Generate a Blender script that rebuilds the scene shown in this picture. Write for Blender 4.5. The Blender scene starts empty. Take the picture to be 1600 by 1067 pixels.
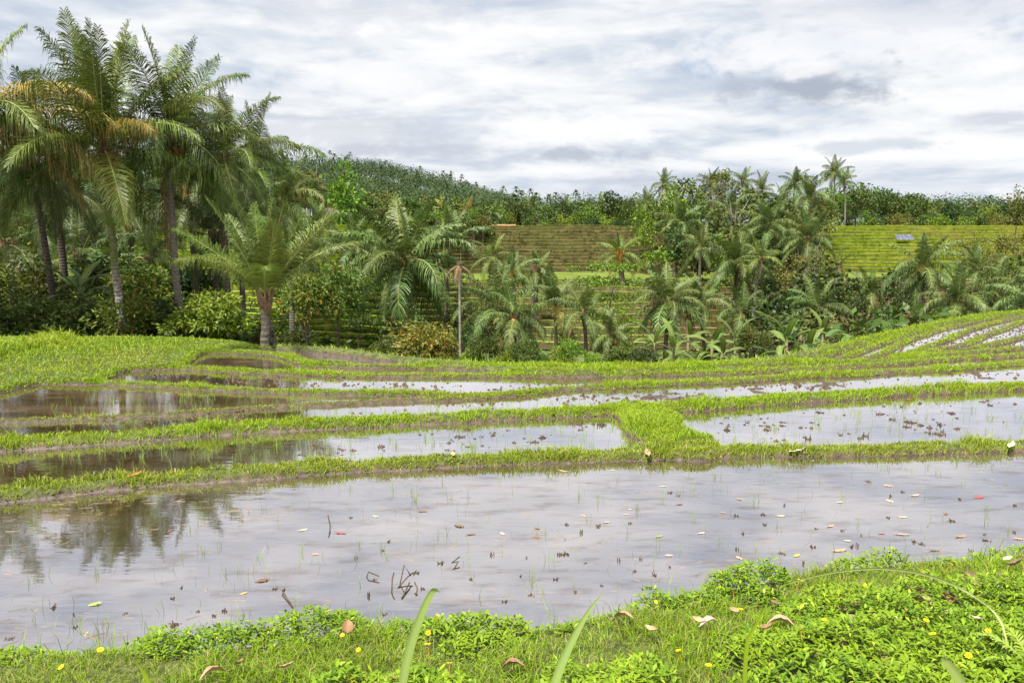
import bpy, math, random
import numpy as np
from mathutils import Vector, Matrix, Euler

random.seed(7)
RNG = np.random.default_rng(11)
S = bpy.context.scene
COL = S.collection
R = math.radians

# ------------------------------------------------------------------ camera
FPX = 1244.0                      # focal length in photo pixels (1600 wide) = 28 mm
CAMZ = 3.0
PITCH = math.atan((533.5 - 350.0) / FPX)
cam_d = bpy.data.cameras.new('camera')
cam_d.lens = 36.0 * FPX / 1600.0
cam_d.sensor_width = 36.0
cam_d.clip_start = 0.05
cam_d.clip_end = 9000
cam = bpy.data.objects.new('camera', cam_d)
COL.objects.link(cam)
cam.location = (0, 0, CAMZ)
cam.rotation_euler = (math.pi / 2 - PITCH, 0, 0)
S.camera = cam

# ------------------------------------------------------------------ sky, sun, exposure
S.view_settings.view_transform = 'Standard'
S.view_settings.look = 'None'
S.view_settings.gamma = 1.0
S.view_settings.use_curve_mapping = False
S.view_settings.exposure = 1.75

SUN_EL, SUN_AZ = R(64), R(212)     # azimuth clockwise from +Y (view direction): behind the camera, a little left
SKY_GAIN = 0.85
world = bpy.data.worlds.new('World')
S.world = world
world.use_nodes = True
nt = world.node_tree
nt.nodes.clear()
N = nt.nodes.new
Lk = nt.links.new


def wmath(op, a, b=None, c=None):
    n = N('ShaderNodeMath'); n.operation = op
    for i, v in enumerate((a, b, c)):
        if v is None: continue
        if isinstance(v, (int, float)): n.inputs[i].default_value = v
        else: Lk(v, n.inputs[i])
    return n.outputs[0]


def wnoise(vec, scale, detail, rough=0.5, dist=0.0):
    n = N('ShaderNodeTexNoise'); n.inputs['Scale'].default_value = scale
    n.inputs['Detail'].default_value = detail; n.inputs['Roughness'].default_value = rough
    n.inputs['Distortion'].default_value = dist
    Lk(vec, n.inputs['Vector']); return n.outputs['Fac']


def wcomb(x, y, z):
    n = N('ShaderNodeCombineXYZ')
    for i, v in enumerate((x, y, z)):
        if isinstance(v, (int, float)): n.inputs[i].default_value = v
        else: Lk(v, n.inputs[i])
    return n.outputs[0]


def wramp(fac, stops):
    n = N('ShaderNodeValToRGB'); cr = n.color_ramp
    while len(cr.elements) > 1: cr.elements.remove(cr.elements[-1])
    cr.elements[0].position, cr.elements[0].color = stops[0][0], (*stops[0][1], 1)
    for p, c in stops[1:]:
        e = cr.elements.new(p); e.color = (*c, 1)
    Lk(fac, n.inputs[0]); return n.outputs[0]


def wsmooth(v, a, b):
    n = N('ShaderNodeMapRange'); n.interpolation_type = 'SMOOTHSTEP'
    n.inputs[1].default_value = a; n.inputs[2].default_value = b
    Lk(v, n.inputs[0]); return n.outputs[0]


def wmix(f, a, b):
    n = N('ShaderNodeMixRGB')
    if isinstance(f, (int, float)): n.inputs[0].default_value = f
    else: Lk(f, n.inputs[0])
    for i, v in ((1, a), (2, b)):
        if isinstance(v, tuple): n.inputs[i].default_value = (*v, 1)
        else: Lk(v, n.inputs[i])
    return n.outputs[0]


tc = N('ShaderNodeTexCoord')
sep = N('ShaderNodeSeparateXYZ'); Lk(tc.outputs['Generated'], sep.inputs[0])
dx, dy, dz = sep.outputs
el = wmath('ARCSINE', dz)
az = wmath('ARCTAN2', dx, dy)
zz = wmath('ADD', wmath('MAXIMUM', dz, 0.0), 0.10)
plane = wcomb(wmath('DIVIDE', dx, zz), wmath('DIVIDE', dy, zz), 0.0)
n1 = wnoise(plane, 0.62, 7, 0.52, 0.6)            # broad layered cloud deck
n2 = wnoise(plane, 2.1, 6, 0.55, 0.3)             # smaller structure
n3 = wnoise(wcomb(wmath('MULTIPLY', az, 5.0), wmath('MULTIPLY', el, 22.0), 3.0), 1.3, 6, 0.55, 0.5)   # flat streaks
mixn = wmath('ADD', wmath('ADD', wmath('MULTIPLY', n1, 0.42), wmath('MULTIPLY', n2, 0.2)), wmath('MULTIPLY', n3, 0.38))
cloud = wramp(mixn, [(0.38, (0.43, 0.495, 0.605)), (0.455, (0.62, 0.67, 0.745)), (0.51, (0.80, 0.82, 0.845)), (0.575, (0.915, 0.92, 0.925))])
# dark and bright separate clouds (direction of each in azimuth / elevation)
rough = wnoise(wcomb(wmath('MULTIPLY', az, 22.0), wmath('MULTIPLY', el, 40.0), 0.0), 1.0, 6, 0.6, 0.2)


def blob(col, amt, px, py, wx, wy, inp):
    a0 = math.atan((px - 800) / FPX)
    e0 = math.atan((350 - py) / FPX) * math.cos(a0)
    sx, sy = wx / FPX, wy / FPX
    qx = wmath('DIVIDE', wmath('SUBTRACT', az, a0), sx)
    qy = wmath('DIVIDE', wmath('SUBTRACT', el, e0), sy)
    r2 = wmath('ADD', wmath('MULTIPLY', qx, qx), wmath('MULTIPLY', qy, qy))
    v = wmath('ADD', wmath('SUBTRACT', 1.0, wmath('SQRT', r2)), wmath('MULTIPLY', wmath('SUBTRACT', rough, 0.5), 2.6))
    m = wmath('MULTIPLY', wsmooth(v, -0.05, 0.8), amt)
    return wmix(m, inp, col)


horizon = wsmooth(el, 0.085, 0.012)
cloud = wmix(wmath('MULTIPLY', horizon, 0.42), cloud, (0.42, 0.50, 0.66))
for args in [((0.55, 0.575, 0.65), .6, 560, 215, 260, 42), ((0.91, 0.91, 0.92), .7, 1330, 80, 420, 60), ((0.91, 0.91, 0.92), .6, 640, 130, 260, 50),
             ((0.62, 0.64, 0.71), .5, 1450, 20, 300, 40), ((0.60, 0.63, 0.70), .5, 560, 40, 220, 40),
             ((0.88, 0.885, 0.9), .85, 1545, 172, 100, 34), ((0.52, 0.55, 0.64), .7, 1555, 190, 90, 12), ((0.37, 0.415, 0.495), .9, 1265, 143, 125, 36), ((0.41, 0.45, 0.53), .7, 1150, 146, 60, 22), ((0.9, 0.9, 0.91), .8, 1245, 118, 70, 16),
             ((0.90, 0.905, 0.92), .9, 880, 212, 185, 42), ((0.43, 0.48, 0.57), .85, 905, 245, 125, 18), ((0.88, 0.885, 0.9), .7, 1330, 212, 130, 22), ((0.49, 0.545, 0.64), .6, 1330, 234, 120, 12),
             ((0.88, 0.89, 0.91), .75, 860, 270, 90, 16), ((0.9, 0.905, 0.92), .7, 1090, 262, 60, 12), ((0.9, 0.905, 0.92), .8, 1575, 312, 60, 20), ((0.46, 0.50, 0.61), .55, 1080, 285, 260, 18), ((0.47, 0.50, 0.60), .5, 640, 240, 200, 14)]:
    cloud = blob(*args, cloud)
gain = N('ShaderNodeMixRGB'); gain.blend_type = 'MULTIPLY'; gain.inputs[0].default_value = 1.0
gain.inputs[2].default_value = (3.9 * SKY_GAIN, 3.9 * SKY_GAIN, 3.9 * SKY_GAIN, 1); Lk(cloud, gain.inputs[1])
sky = N('ShaderNodeTexSky'); sky.sky_type = 'NISHITA'; sky.sun_disc = False
sky.sun_elevation = SUN_EL; sky.sun_rotation = SUN_AZ
bg1 = N('ShaderNodeBackground'); bg1.inputs[1].default_value = 0.10; Lk(sky.outputs[0], bg1.inputs[0])
bg2 = N('ShaderNodeBackground'); bg2.inputs[1].default_value = 0.10; Lk(gain.outputs[0], bg2.inputs[0])
cover = wmath('ADD', wmath('MULTIPLY', wsmooth(mixn, 0.33, 0.46), 0.09), 0.90)
ms = N('ShaderNodeMixShader'); Lk(cover, ms.inputs[0]); Lk(bg1.outputs[0], ms.inputs[1]); Lk(bg2.outputs[0], ms.inputs[2])
wo = N('ShaderNodeOutputWorld'); Lk(ms.outputs[0], wo.inputs[0])

sun_d = bpy.data.lights.new('sun', 'SUN')
sun_d.energy = 3.5
sun_d.angle = R(8)
sun_d.color = (1.0, 0.95, 0.86)
sun = bpy.data.objects.new('sun', sun_d)
COL.objects.link(sun)
sdir = Vector((math.sin(SUN_AZ) * math.cos(SUN_EL), math.cos(SUN_AZ) * math.cos(SUN_EL), math.sin(SUN_EL)))
sun.rotation_euler = sdir.to_track_quat('Z', 'Y').to_euler()
sun.location = sdir * 60

# ------------------------------------------------------------------ helpers
CP, SP = math.cos(PITCH), math.sin(PITCH)


def ray(px, py):
    a, b = (px - 800.0) / FPX, (533.5 - py) / FPX
    return np.array([a, CP + b * SP, -SP + b * CP])


def hit(px, py, z=0.0):
    d = ray(px, py); t = (z - CAMZ) / d[2]
    return np.array([d[0] * t, d[1] * t, z])


def at(px, py, dist):
    d = ray(px, py); t = dist / d[1]
    return np.array([d[0] * t, dist, CAMZ + d[2] * t])


_NT = np.random.default_rng(5).random((16, 128, 128))


def vnoise(x, y, k=0):
    x = np.asarray(x, float); y = np.asarray(y, float)
    xi = np.floor(x).astype(int); yi = np.floor(y).astype(int)
    fx = x - xi; fy = y - yi
    fx = fx * fx * (3 - 2 * fx); fy = fy * fy * (3 - 2 * fy)
    T = _NT[k % 16]
    a = T[xi % 128, yi % 128]; b = T[(xi + 1) % 128, yi % 128]
    c = T[xi % 128, (yi + 1) % 128]; d = T[(xi + 1) % 128, (yi + 1) % 128]
    return (a * (1 - fx) + b * fx) * (1 - fy) + (c * (1 - fx) + d * fx) * fy


def fbm(x, y, k=0, o=4):
    s = 0; a = 0.5; t = 0
    for i in range(o):
        s = s + a * vnoise(np.asarray(x) * 2 ** i + 17.3 * i, np.asarray(y) * 2 ** i + 5.1 * i, k + i); t += a; a *= 0.5
    return s / t


def sstep(x, a, b):
    t = np.clip((np.asarray(x, float) - a) / (b - a), 0, 1)
    return t * t * (3 - 2 * t)


def polydist(P, line):
    """distance of points P (n,2) to a polyline (m,2)"""
    best = np.full(len(P), 1e9)
    for a, b in zip(line[:-1], line[1:]):
        ab = b - a; L2 = max(ab @ ab, 1e-9)
        t = np.clip(((P - a) @ ab) / L2, 0, 1)
        q = P - (a + t[:, None] * ab)
        best = np.minimum(best, np.hypot(q[:, 0], q[:, 1]))
    return best


def inpoly(P, poly):
    c = np.zeros(len(P), bool); n = len(poly); j = n - 1
    for i in range(n):
        xi, yi = poly[i]; xj, yj = poly[j]
        k = ((yi > P[:, 1]) != (yj > P[:, 1]))
        with np.errstate(divide='ignore', invalid='ignore'):
            xx = (xj - xi) * (P[:, 1] - yi) / (yj - yi + 1e-12) + xi
        c ^= k & (P[:, 0] < xx); j = i
    return c


class MB:
    """collects vertices, faces, a per-vertex tint and material slots, then links them as ONE mesh"""
    def __init__(self):
        self.v = []; self.f = {3: [], 4: []}; self.t = []; self.m = {3: [], 4: []}; self.n = 0

    def add(self, v, f, tint=0.5, mat=0):
        v = np.asarray(v, np.float32).reshape(-1, 3); f = np.asarray(f, np.int64)
        self.v.append(v)
        self.t.append(np.broadcast_to(np.asarray(tint, np.float32), (len(v),)))
        k = f.shape[1]
        self.f[k].append(f + self.n)
        self.m[k].append(np.full(len(f), mat, np.int32) if np.isscalar(mat) else np.asarray(mat, np.int32))
        self.n += len(v)

    def faces(self, f, mat=0):            # more faces over the last added block
        f = np.asarray(f, np.int64); k = f.shape[1]
        self.f[k].append(f + self.n - len(self.v[-1])); self.m[k].append(np.full(len(f), mat, np.int32))

    def grid(self, P, tint=0.5, mat=0, wrap=False):
        """P (r,c,3)"""
        r, c = P.shape[:2]
        i = np.arange(r - 1)[:, None] * c; j = np.arange(c - 1 if not wrap else c)[None, :]
        j2 = (j + 1) % c
        f = np.stack([i + j, i + j2, i + c + j2, i + c + j], -1).reshape(-1, 4)
        self.add(P.reshape(-1, 3), f, tint if np.isscalar(tint) else np.asarray(tint).reshape(-1), mat)

    def tube(self, pts, rad, n=8, tint=0.5, mat=0, cap=True):
        pts = np.asarray(pts, float); m = len(pts)
        rad = np.broadcast_to(np.asarray(rad, float), (m,))
        T = np.gradient(pts, axis=0); T /= np.linalg.norm(T, axis=1)[:, None] + 1e-9
        ref = np.array([0., 0, 1]) if abs(T[:, 2]).mean() < 0.8 else np.array([1., 0, 0])
        A = np.cross(T, ref); A /= np.linalg.norm(A, axis=1)[:, None] + 1e-9
        B = np.cross(T, A)
        th = np.arange(n) / n * 2 * math.pi
        P = pts[:, None] + rad[:, None, None] * (A[:, None] * np.cos(th)[None, :, None] + B[:, None] * np.sin(th)[None, :, None])
        self.grid(P, tint, mat, wrap=True)
        if cap:
            k = (m - 1) * n
            self.faces([[k, k + i, k + i + 1] for i in range(1, n - 1)], mat)

    def mesh(self, name, mats, smooth=False):
        me = bpy.data.meshes.new(name)
        v = np.concatenate(self.v); t = np.concatenate(self.t)
        f3 = np.concatenate(self.f[3]) if self.f[3] else np.zeros((0, 3), np.int64)
        f4 = np.concatenate(self.f[4]) if self.f[4] else np.zeros((0, 4), np.int64)
        m = np.concatenate(self.m[3] + self.m[4])
        me.vertices.add(len(v)); me.vertices.foreach_set('co', v.astype(np.float32).ravel())
        nl = f3.size + f4.size
        me.loops.add(nl)
        me.loops.foreach_set('vertex_index', np.concatenate([f3.ravel(), f4.ravel()]).astype(np.int32))
        me.polygons.add(len(f3) + len(f4))
        ls = np.concatenate([np.arange(len(f3)) * 3, f3.size + np.arange(len(f4)) * 4]).astype(np.int32)
        me.polygons.foreach_set('loop_start', ls)
        me.polygons.foreach_set('material_index', m)
        me.polygons.foreach_set('use_smooth', np.full(len(m), smooth))
        for x in (mats if isinstance(mats, (list, tuple)) else [mats]): me.materials.append(x)
        at_ = me.attributes.new('tint', 'FLOAT', 'POINT'); at_.data.foreach_set('value', t.astype(np.float32))
        me.update(calc_edges=True)
        return me

    def build(self, name, mats, parent=None, smooth=False):
        return link(name, self.mesh(name, mats, smooth), parent)


def link(name, me, parent=None, loc=None, rot=None, scale=None):
    o = bpy.data.objects.new(name, me); COL.objects.link(o)
    if parent is not None: o.parent = parent
    if loc is not None: o.location = loc
    if rot is not None: o.rotation_euler = rot
    if scale is not None: o.scale = scale if hasattr(scale, '__len__') else (scale,) * 3
    return o


def tag(o, label=None, cat=None, group=None, kind=None):
    if label: o['label'] = label
    if cat: o['category'] = cat
    if group: o['group'] = group
    if kind: o['kind'] = kind
    return o


def empty(name, loc, rz=0.0, scale=1.0):
    o = bpy.data.objects.new(name, None); COL.objects.link(o)
    o.empty_display_size = 0.2
    o.location = loc; o.rotation_euler = (0, 0, rz); o.scale = (scale,) * 3
    return o


# ------------------------------------------------------------------ materials
def new_mat(name):
    m = bpy.data.materials.new(name); m.use_nodes = True
    t = m.node_tree; t.nodes.clear()
    return m, t, t.nodes.new, t.links.new


def mixrgb(n, l, f, a, b, blend='MIX'):
    x = n('ShaderNodeMixRGB'); x.blend_type = blend
    if isinstance(f, (int, float)): x.inputs[0].default_value = f
    else: l(f, x.inputs[0])
    for i, v in ((1, a), (2, b)):
        if isinstance(v, tuple): x.inputs[i].default_value = (*v[:3], 1)
        else: l(v, x.inputs[i])
    return x.outputs[0]


def tex(n, l, scale, detail=4, coord='Object', rough=0.55, stretch=None):
    c = n('ShaderNodeTexCoord') if coord != 'Position' else n('ShaderNodeNewGeometry')
    out = c.outputs[coord]
    if stretch:
        mp = n('ShaderNodeMapping'); mp.inputs['Scale'].default_value = stretch; l(out, mp.inputs[0]); out = mp.outputs[0]
    x = n('ShaderNodeTexNoise'); x.inputs['Scale'].default_value = scale; x.inputs['Detail'].default_value = detail
    x.inputs['Roughness'].default_value = rough
    l(out, x.inputs['Vector']); return x.outputs['Fac']


def mrange(n, l, v, a, b, c=0.0, d=1.0, smooth=True):
    x = n('ShaderNodeMapRange'); x.interpolation_type = 'SMOOTHSTEP' if smooth else 'LINEAR'
    for i, q in zip((1, 2, 3, 4), (a, b, c, d)): x.inputs[i].default_value = q
    l(v, x.inputs[0]); return x.outputs[0]


def leaf_mat(name, dark, light, alt=None, alt_amt=0.0, rough=0.5, spec=0.35, transl=0.25, vary=0.25, patch=None):
    """foliage: colour runs dark..light with the leaf's own tint, a share of leaves takes the alt colour, whole plants differ a little"""
    m, t, n, l = new_mat(name)
    a = n('ShaderNodeAttribute'); a.attribute_name = 'tint'
    c = mixrgb(n, l, mrange(n, l, a.outputs['Fac'], 0.0, 0.9, smooth=False), dark, light)
    if alt:
        c = mixrgb(n, l, mrange(n, l, a.outputs['Fac'], 1 - alt_amt, 1 - alt_amt * 0.6), c, alt)
    if patch:
        pn = tex(n, l, patch[0], 3, 'Position')
        c = mixrgb(n, l, mrange(n, l, pn, 0.42, 0.62, 0, patch[2]), c, patch[1])
    oi = n('ShaderNodeObjectInfo')
    hs = n('ShaderNodeHueSaturation')
    l(mrange(n, l, oi.outputs['Random'], 0, 1, 0.5 - 0.035 * vary / 0.25, 0.5 + 0.03 * vary / 0.25, False), hs.inputs['Hue'])
    mu = n('ShaderNodeMath'); mu.operation = 'MULTIPLY'; mu.inputs[1].default_value = 7.31; l(oi.outputs['Random'], mu.inputs[0])
    fr = n('ShaderNodeMath'); fr.operation = 'FRACT'; l(mu.outputs[0], fr.inputs[0])
    l(mrange(n, l, fr.outputs[0], 0, 1, 1 - vary, 1 + vary, False), hs.inputs['Value'])
    l(c, hs.inputs['Color']); c = hs.outputs[0]
    p = n('ShaderNodeBsdfPrincipled'); l(c, p.inputs['Base Color'])
    p.inputs['Roughness'].default_value = rough; p.inputs['Specular IOR Level'].default_value = spec
    tr = n('ShaderNodeBsdfTranslucent')
    l(mixrgb(n, l, 0.25, c, (0.25, 0.3, 0.03)), tr.inputs[0])
    mx = n('ShaderNodeMixShader'); mx.inputs[0].default_value = transl
    l(p.outputs[0], mx.inputs[1]); l(tr.outputs[0], mx.inputs[2])
    o = n('ShaderNodeOutputMaterial'); l(mx.outputs[0], o.inputs[0])
    return m


def plain_mat(name, c1, c2, scale=6.0, rough=0.85, spec=0.2, bump=0.3, coord='Object', stretch=None, lo=0.35, hi=0.65, c3=None, s3=1.5, a3=0.8):
    m, t, n, l = new_mat(name)
    f = tex(n, l, scale, 5, coord, 0.6, stretch)
    c = mixrgb(n, l, mrange(n, l, f, lo, hi), c1, c2)
    if c3:
        c = mixrgb(n, l, mrange(n, l, tex(n, l, s3, 4, coord), 0.48, 0.62, 0, a3), c, c3)
    p = n('ShaderNodeBsdfPrincipled'); l(c, p.inputs['Base Color'])
    p.inputs['Roughness'].default_value = rough; p.inputs['Specular IOR Level'].default_value = spec
    if bump:
        b = n('ShaderNodeBump'); b.inputs['Strength'].default_value = bump; b.inputs['Distance'].default_value = 0.05
        l(f, b.inputs['Height']); l(b.outputs[0], p.inputs['Normal'])
    o = n('ShaderNodeOutputMaterial'); l(p.outputs[0], o.inputs[0])
    return m


def trunk_mat(name, c1, c2, ring, moss=None):
    m, t, n, l = new_mat(name)
    f = tex(n, l, 9, 5, 'Object', 0.6)
    c = mixrgb(n, l, mrange(n, l, f, 0.35, 0.65), c1, c2)
    tcn = n('ShaderNodeTexCoord'); w = n('ShaderNodeTexWave'); w.wave_type = 'BANDS'; w.bands_direction = 'Z'
    w.inputs['Scale'].default_value = ring; w.inputs['Distortion'].default_value = 3.5; w.inputs['Detail'].default_value = 4
    l(tcn.outputs['Object'], w.inputs['Vector'])
    c = mixrgb(n, l, mrange(n, l, w.outputs['Fac'], 0.5, 0.95, 0, 0.32), c, tuple(x * 0.45 for x in c1))
    if moss:
        sp = n('ShaderNodeSeparateXYZ'); l(tcn.outputs['Object'], sp.inputs[0])
        band = mrange(n, l, sp.outputs[2], moss[1], moss[1] + 1.2)
        mm = n('ShaderNodeMath'); mm.operation = 'MULTIPLY'
        l(band, mm.inputs[0]); l(mrange(n, l, tex(n, l, 3.2, 4, 'Object'), 0.36, 0.5), mm.inputs[1])
        c = mixrgb(n, l, mm.outputs[0], c, moss[0])
        wm = n('ShaderNodeMath'); wm.operation = 'MULTIPLY'
        l(mrange(n, l, sp.outputs[2], moss[1] + 0.4, moss[1] - 0.6), wm.inputs[0])
        l(mrange(n, l, tex(n, l, 4.5, 5, 'Object', 0.7), 0.50, 0.56), wm.inputs[1])
        c = mixrgb(n, l, wm.outputs[0], c, (0.42, 0.42, 0.38))
    p = n('ShaderNodeBsdfPrincipled'); l(c, p.inputs['Base Color']); p.inputs['Roughness'].default_value = 0.9
    b = n('ShaderNodeBump'); b.inputs['Strength'].default_value = 0.5; b.inputs['Distance'].default_value = 0.03
    l(w.outputs['Fac'], b.inputs['Height']); l(b.outputs[0], p.inputs['Normal'])
    o = n('ShaderNodeOutputMaterial'); l(p.outputs[0], o.inputs[0])
    return m


def water_mat(name, mud1, mud2, base=0.42, gain=0.5, ripple=0.05, rscale=5.0, scum=0.62):
    """muddy paddy water: cloudy brown body under a reflecting surface"""
    m, t, n, l = new_mat(name)
    f = tex(n, l, 1.1, 6, 'Position', 0.62, (0.6, 1.6, 1))
    c = mixrgb(n, l, mrange(n, l, f, 0.38, 0.66), mud1, mud2)
    r1 = tex(n, l, rscale, 3, 'Position', 0.5, (0.7, 2.2, 1))
    bp = n('ShaderNodeBump'); bp.inputs['Strength'].default_value = ripple; bp.inputs['Distance'].default_value = 0.02
    l(r1, bp.inputs['Height'])
    d = n('ShaderNodeBsdfDiffuse'); l(c, d.inputs[0])
    g = n('ShaderNodeBsdfGlossy'); g.inputs['Roughness'].default_value = 0.025
    g.inputs[0].default_value = (0.955, 0.95, 1, 1)
    l(bp.outputs[0], g.inputs['Normal'])
    fr = n('ShaderNodeFresnel'); fr.inputs['IOR'].default_value = 1.33
    ma = n('ShaderNodeMath'); ma.operation = 'MULTIPLY_ADD'; ma.inputs[1].default_value = gain; ma.inputs[2].default_value = base
    ma.use_clamp = True; l(fr.outputs[0], ma.inputs[0])
    # floating scum and silt films break the mirror up
    s = tex(n, l, 3.5, 6, 'Position', 0.65, (0.5, 1.5, 1))
    mu = n('ShaderNodeMath'); mu.operation = 'MULTIPLY'; l(ma.outputs[0], mu.inputs[0])
    l(mrange(n, l, s, 0.48, 0.70, 1.0, scum), mu.inputs[1])
    mx = n('ShaderNodeMixShader'); l(mu.outputs[0], mx.inputs[0]); l(d.outputs[0], mx.inputs[1]); l(g.outputs[0], mx.inputs[2])
    o = n('ShaderNodeOutputMaterial'); l(mx.outputs[0], o.inputs[0])
    return m


M = {}
M['frond'] = leaf_mat('coconut_frond', (0.036, 0.064, 0.008), (0.145, 0.20, 0.038), (0.30, 0.26, 0.07), 0.07, 0.48, 0.28, 0.16, 0.22)
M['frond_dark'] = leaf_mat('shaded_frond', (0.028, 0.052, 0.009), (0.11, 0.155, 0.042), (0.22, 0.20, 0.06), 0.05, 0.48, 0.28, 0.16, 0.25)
M['frond_young'] = leaf_mat('young_frond', (0.045, 0.075, 0.008), (0.155, 0.205, 0.035), None, 0, 0.48, 0.28, 0.16, 0.15)
M['frond_grey'] = leaf_mat('valley_frond', (0.033, 0.062, 0.010), (0.145, 0.205, 0.055), (0.28, 0.25, 0.09), 0.06, 0.48, 0.28, 0.16, 0.2)
M['frond_yellow'] = leaf_mat('yellow_frond', (0.16, 0.15, 0.025), (0.36, 0.30, 0.07), (0.4, 0.2, 0.05), 0.15, 0.5, 0.3, 0.25, 0.2)
M['frond_dry'] = leaf_mat('dry_frond', (0.13, 0.075, 0.04), (0.30, 0.19, 0.11), None, 0, 0.8, 0.1, 0.15, 0.2)
M['rachis'] = plain_mat('frond_rib', (0.17, 0.19, 0.05), (0.26, 0.25, 0.08), 3, 0.5, 0.3, 0)
M['coconut'] = plain_mat('coconut_husk', (0.24, 0.11, 0.03), (0.30, 0.17, 0.05), 5, 0.5, 0.3, 0.1)
M['trunk'] = trunk_mat('palm_trunk', (0.16, 0.135, 0.10), (0.27, 0.24, 0.19), 2.2)
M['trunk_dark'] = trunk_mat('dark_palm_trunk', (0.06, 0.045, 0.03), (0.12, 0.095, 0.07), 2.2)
M['trunk_moss'] = trunk_mat('mossy_palm_trunk', (0.15, 0.125, 0.09), (0.26, 0.23, 0.18), 2.2, ((0.10, 0.14, 0.015), 2.4))
M['trunk_pale'] = plain_mat('pale_palm_trunk', (0.17, 0.155, 0.125), (0.29, 0.27, 0.23), 3.0, 0.9, 0.1, 0.3)
M['bark'] = plain_mat('tree_bark', (0.10, 0.08, 0.055), (0.19, 0.16, 0.12), 4, 0.95, 0.1, 0.5, 'Object', (1, 1, 0.3))
M['leaf_mid'] = leaf_mat('broad_leaf', (0.0252, 0.0504, 0.006912), (0.0864, 0.126, 0.02016), (0.22, 0.22, 0.05), 0.06, 0.5, 0.25, 0.2, 0.3)
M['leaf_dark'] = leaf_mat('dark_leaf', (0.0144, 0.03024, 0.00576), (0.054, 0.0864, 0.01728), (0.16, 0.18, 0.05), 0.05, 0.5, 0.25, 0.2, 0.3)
M['leaf_bright'] = leaf_mat('bright_leaf', (0.06, 0.12, 0.008), (0.175, 0.265, 0.025), (0.27, 0.29, 0.04), 0.1, 0.5, 0.25, 0.28, 0.2)
M['leaf_red'] = leaf_mat('cocoa_leaf', (0.045, 0.085, 0.008), (0.16, 0.215, 0.03), (0.36, 0.16, 0.03), 0.2, 0.48, 0.3, 0.25, 0.15)
M['leaf_olive'] = leaf_mat('olive_leaf', (0.0648, 0.0684, 0.01152), (0.144, 0.144, 0.0288), (0.34, 0.22, 0.05), 0.06, 0.5, 0.25, 0.2, 0.2)
M['leaf_hill'] = leaf_mat('hill_leaf', (0.026, 0.046, 0.022), (0.095, 0.125, 0.062), (0.15, 0.15, 0.08), 0.05, 0.7, 0.1, 0.2, 0.2, (0.06, (0.075, 0.11, 0.04), 0.5))
M['banana'] = leaf_mat('banana_leaf', (0.05, 0.10, 0.014), (0.14, 0.215, 0.045), None, 0, 0.42, 0.35, 0.28, 0.2)
M['banana_stem'] = plain_mat('banana_stem', (0.16, 0.16, 0.06), (0.22, 0.18, 0.1), 3, 0.6, 0.3, 0.1)
M['grass'] = leaf_mat('bund_grass', (0.14, 0.235, 0.006), (0.32, 0.46, 0.015), (0.42, 0.36, 0.12), 0.06, 0.5, 0.3, 0.35, 0.0, (0.9, (0.24, 0.29, 0.02), 0.5))
M['grass_dull'] = leaf_mat('worn_bund_grass', (0.14, 0.19, 0.010), (0.31, 0.38, 0.022), (0.40, 0.32, 0.14), 0.12, 0.5, 0.3, 0.3, 0.0, (1.1, (0.20, 0.27, 0.02), 0.6))
M['grass_lime'] = leaf_mat('fresh_rice_grass', (0.15, 0.25, 0.010), (0.29, 0.42, 0.022), (0.38, 0.40, 0.05), 0.06, 0.5, 0.3, 0.38, 0.0, (1.6, (0.26, 0.33, 0.02), 0.6))
M['grass_long'] = leaf_mat('long_grass', (0.11, 0.19, 0.008), (0.26, 0.38, 0.02), (0.42, 0.40, 0.08), 0.08, 0.5, 0.3, 0.35, 0.0, (0.5, (0.29, 0.34, 0.02), 0.5))
M['cover'] = leaf_mat('ground_cover_leaf', (0.03, 0.08, 0.004), (0.19, 0.305, 0.014), (0.30, 0.36, 0.03), 0.08, 0.5, 0.2, 0.22, 0.0, (2.2, (0.20, 0.28, 0.010), 0.4))
M['seedling'] = leaf_mat('rice_seedling', (0.08, 0.13, 0.02), (0.2, 0.3, 0.05), None, 0, 0.5, 0.3, 0.2, 0.0)
M['mud'] = plain_mat('mud', (0.035, 0.022, 0.012), (0.085, 0.055, 0.034), 7, 0.7, 0.25, 0.5, 'Position')
M['straw'] = plain_mat('stubble', (0.035, 0.025, 0.015), (0.085, 0.06, 0.035), 14, 0.7, 0.2, 0.2)
M['scrub'] = plain_mat('scrub_ground', (0.05, 0.075, 0.018), (0.10, 0.12, 0.035), 0.6, 0.95, 0.1, 0.3, 'Position')
M['water_near'] = water_mat('paddy_water', (0.04, 0.026, 0.014), (0.09, 0.066, 0.05), 0.55, 0.55, 0.035, 4.0)
M['water_far'] = water_mat('far_paddy_water', (0.05, 0.030, 0.014), (0.10, 0.068, 0.042), 0.62, 0.6, 0.03, 6.0, 0.86)
M['water_mid'] = water_mat('middle_paddy_water', (0.05, 0.031, 0.016), (0.10, 0.07, 0.05), 0.66, 0.5, 0.04, 5.0, 0.78)
M['water_mud'] = water_mat('muddy_paddy_water', (0.05, 0.032, 0.016), (0.12, 0.08, 0.05), 0.50, 0.55, 0.04, 6.0)
M['grass_bank'] = leaf_mat('bank_grass', (0.08, 0.16, 0.006), (0.27, 0.41, 0.014), (0.34, 0.27, 0.12), 0.16, 0.5, 0.25, 0.3, 0.0, (1.8, (0.15, 0.19, 0.02), 0.5))
M['leaf_gold'] = leaf_mat('golden_leaf', (0.06, 0.075, 0.010), (0.21, 0.20, 0.03), (0.36, 0.17, 0.03), 0.2, 0.5, 0.25, 0.25, 0.1)
# ------------------------------------------------------------------ the paddy terraces in front
def trace(px, z=0.0, push=0.0):
    out = []
    for x, y in px:
        p = hit(x, y, z); d = math.hypot(p[0], p[1])
        out.append(p[:2] * (1 + push / d))
    return np.array(out)


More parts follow.
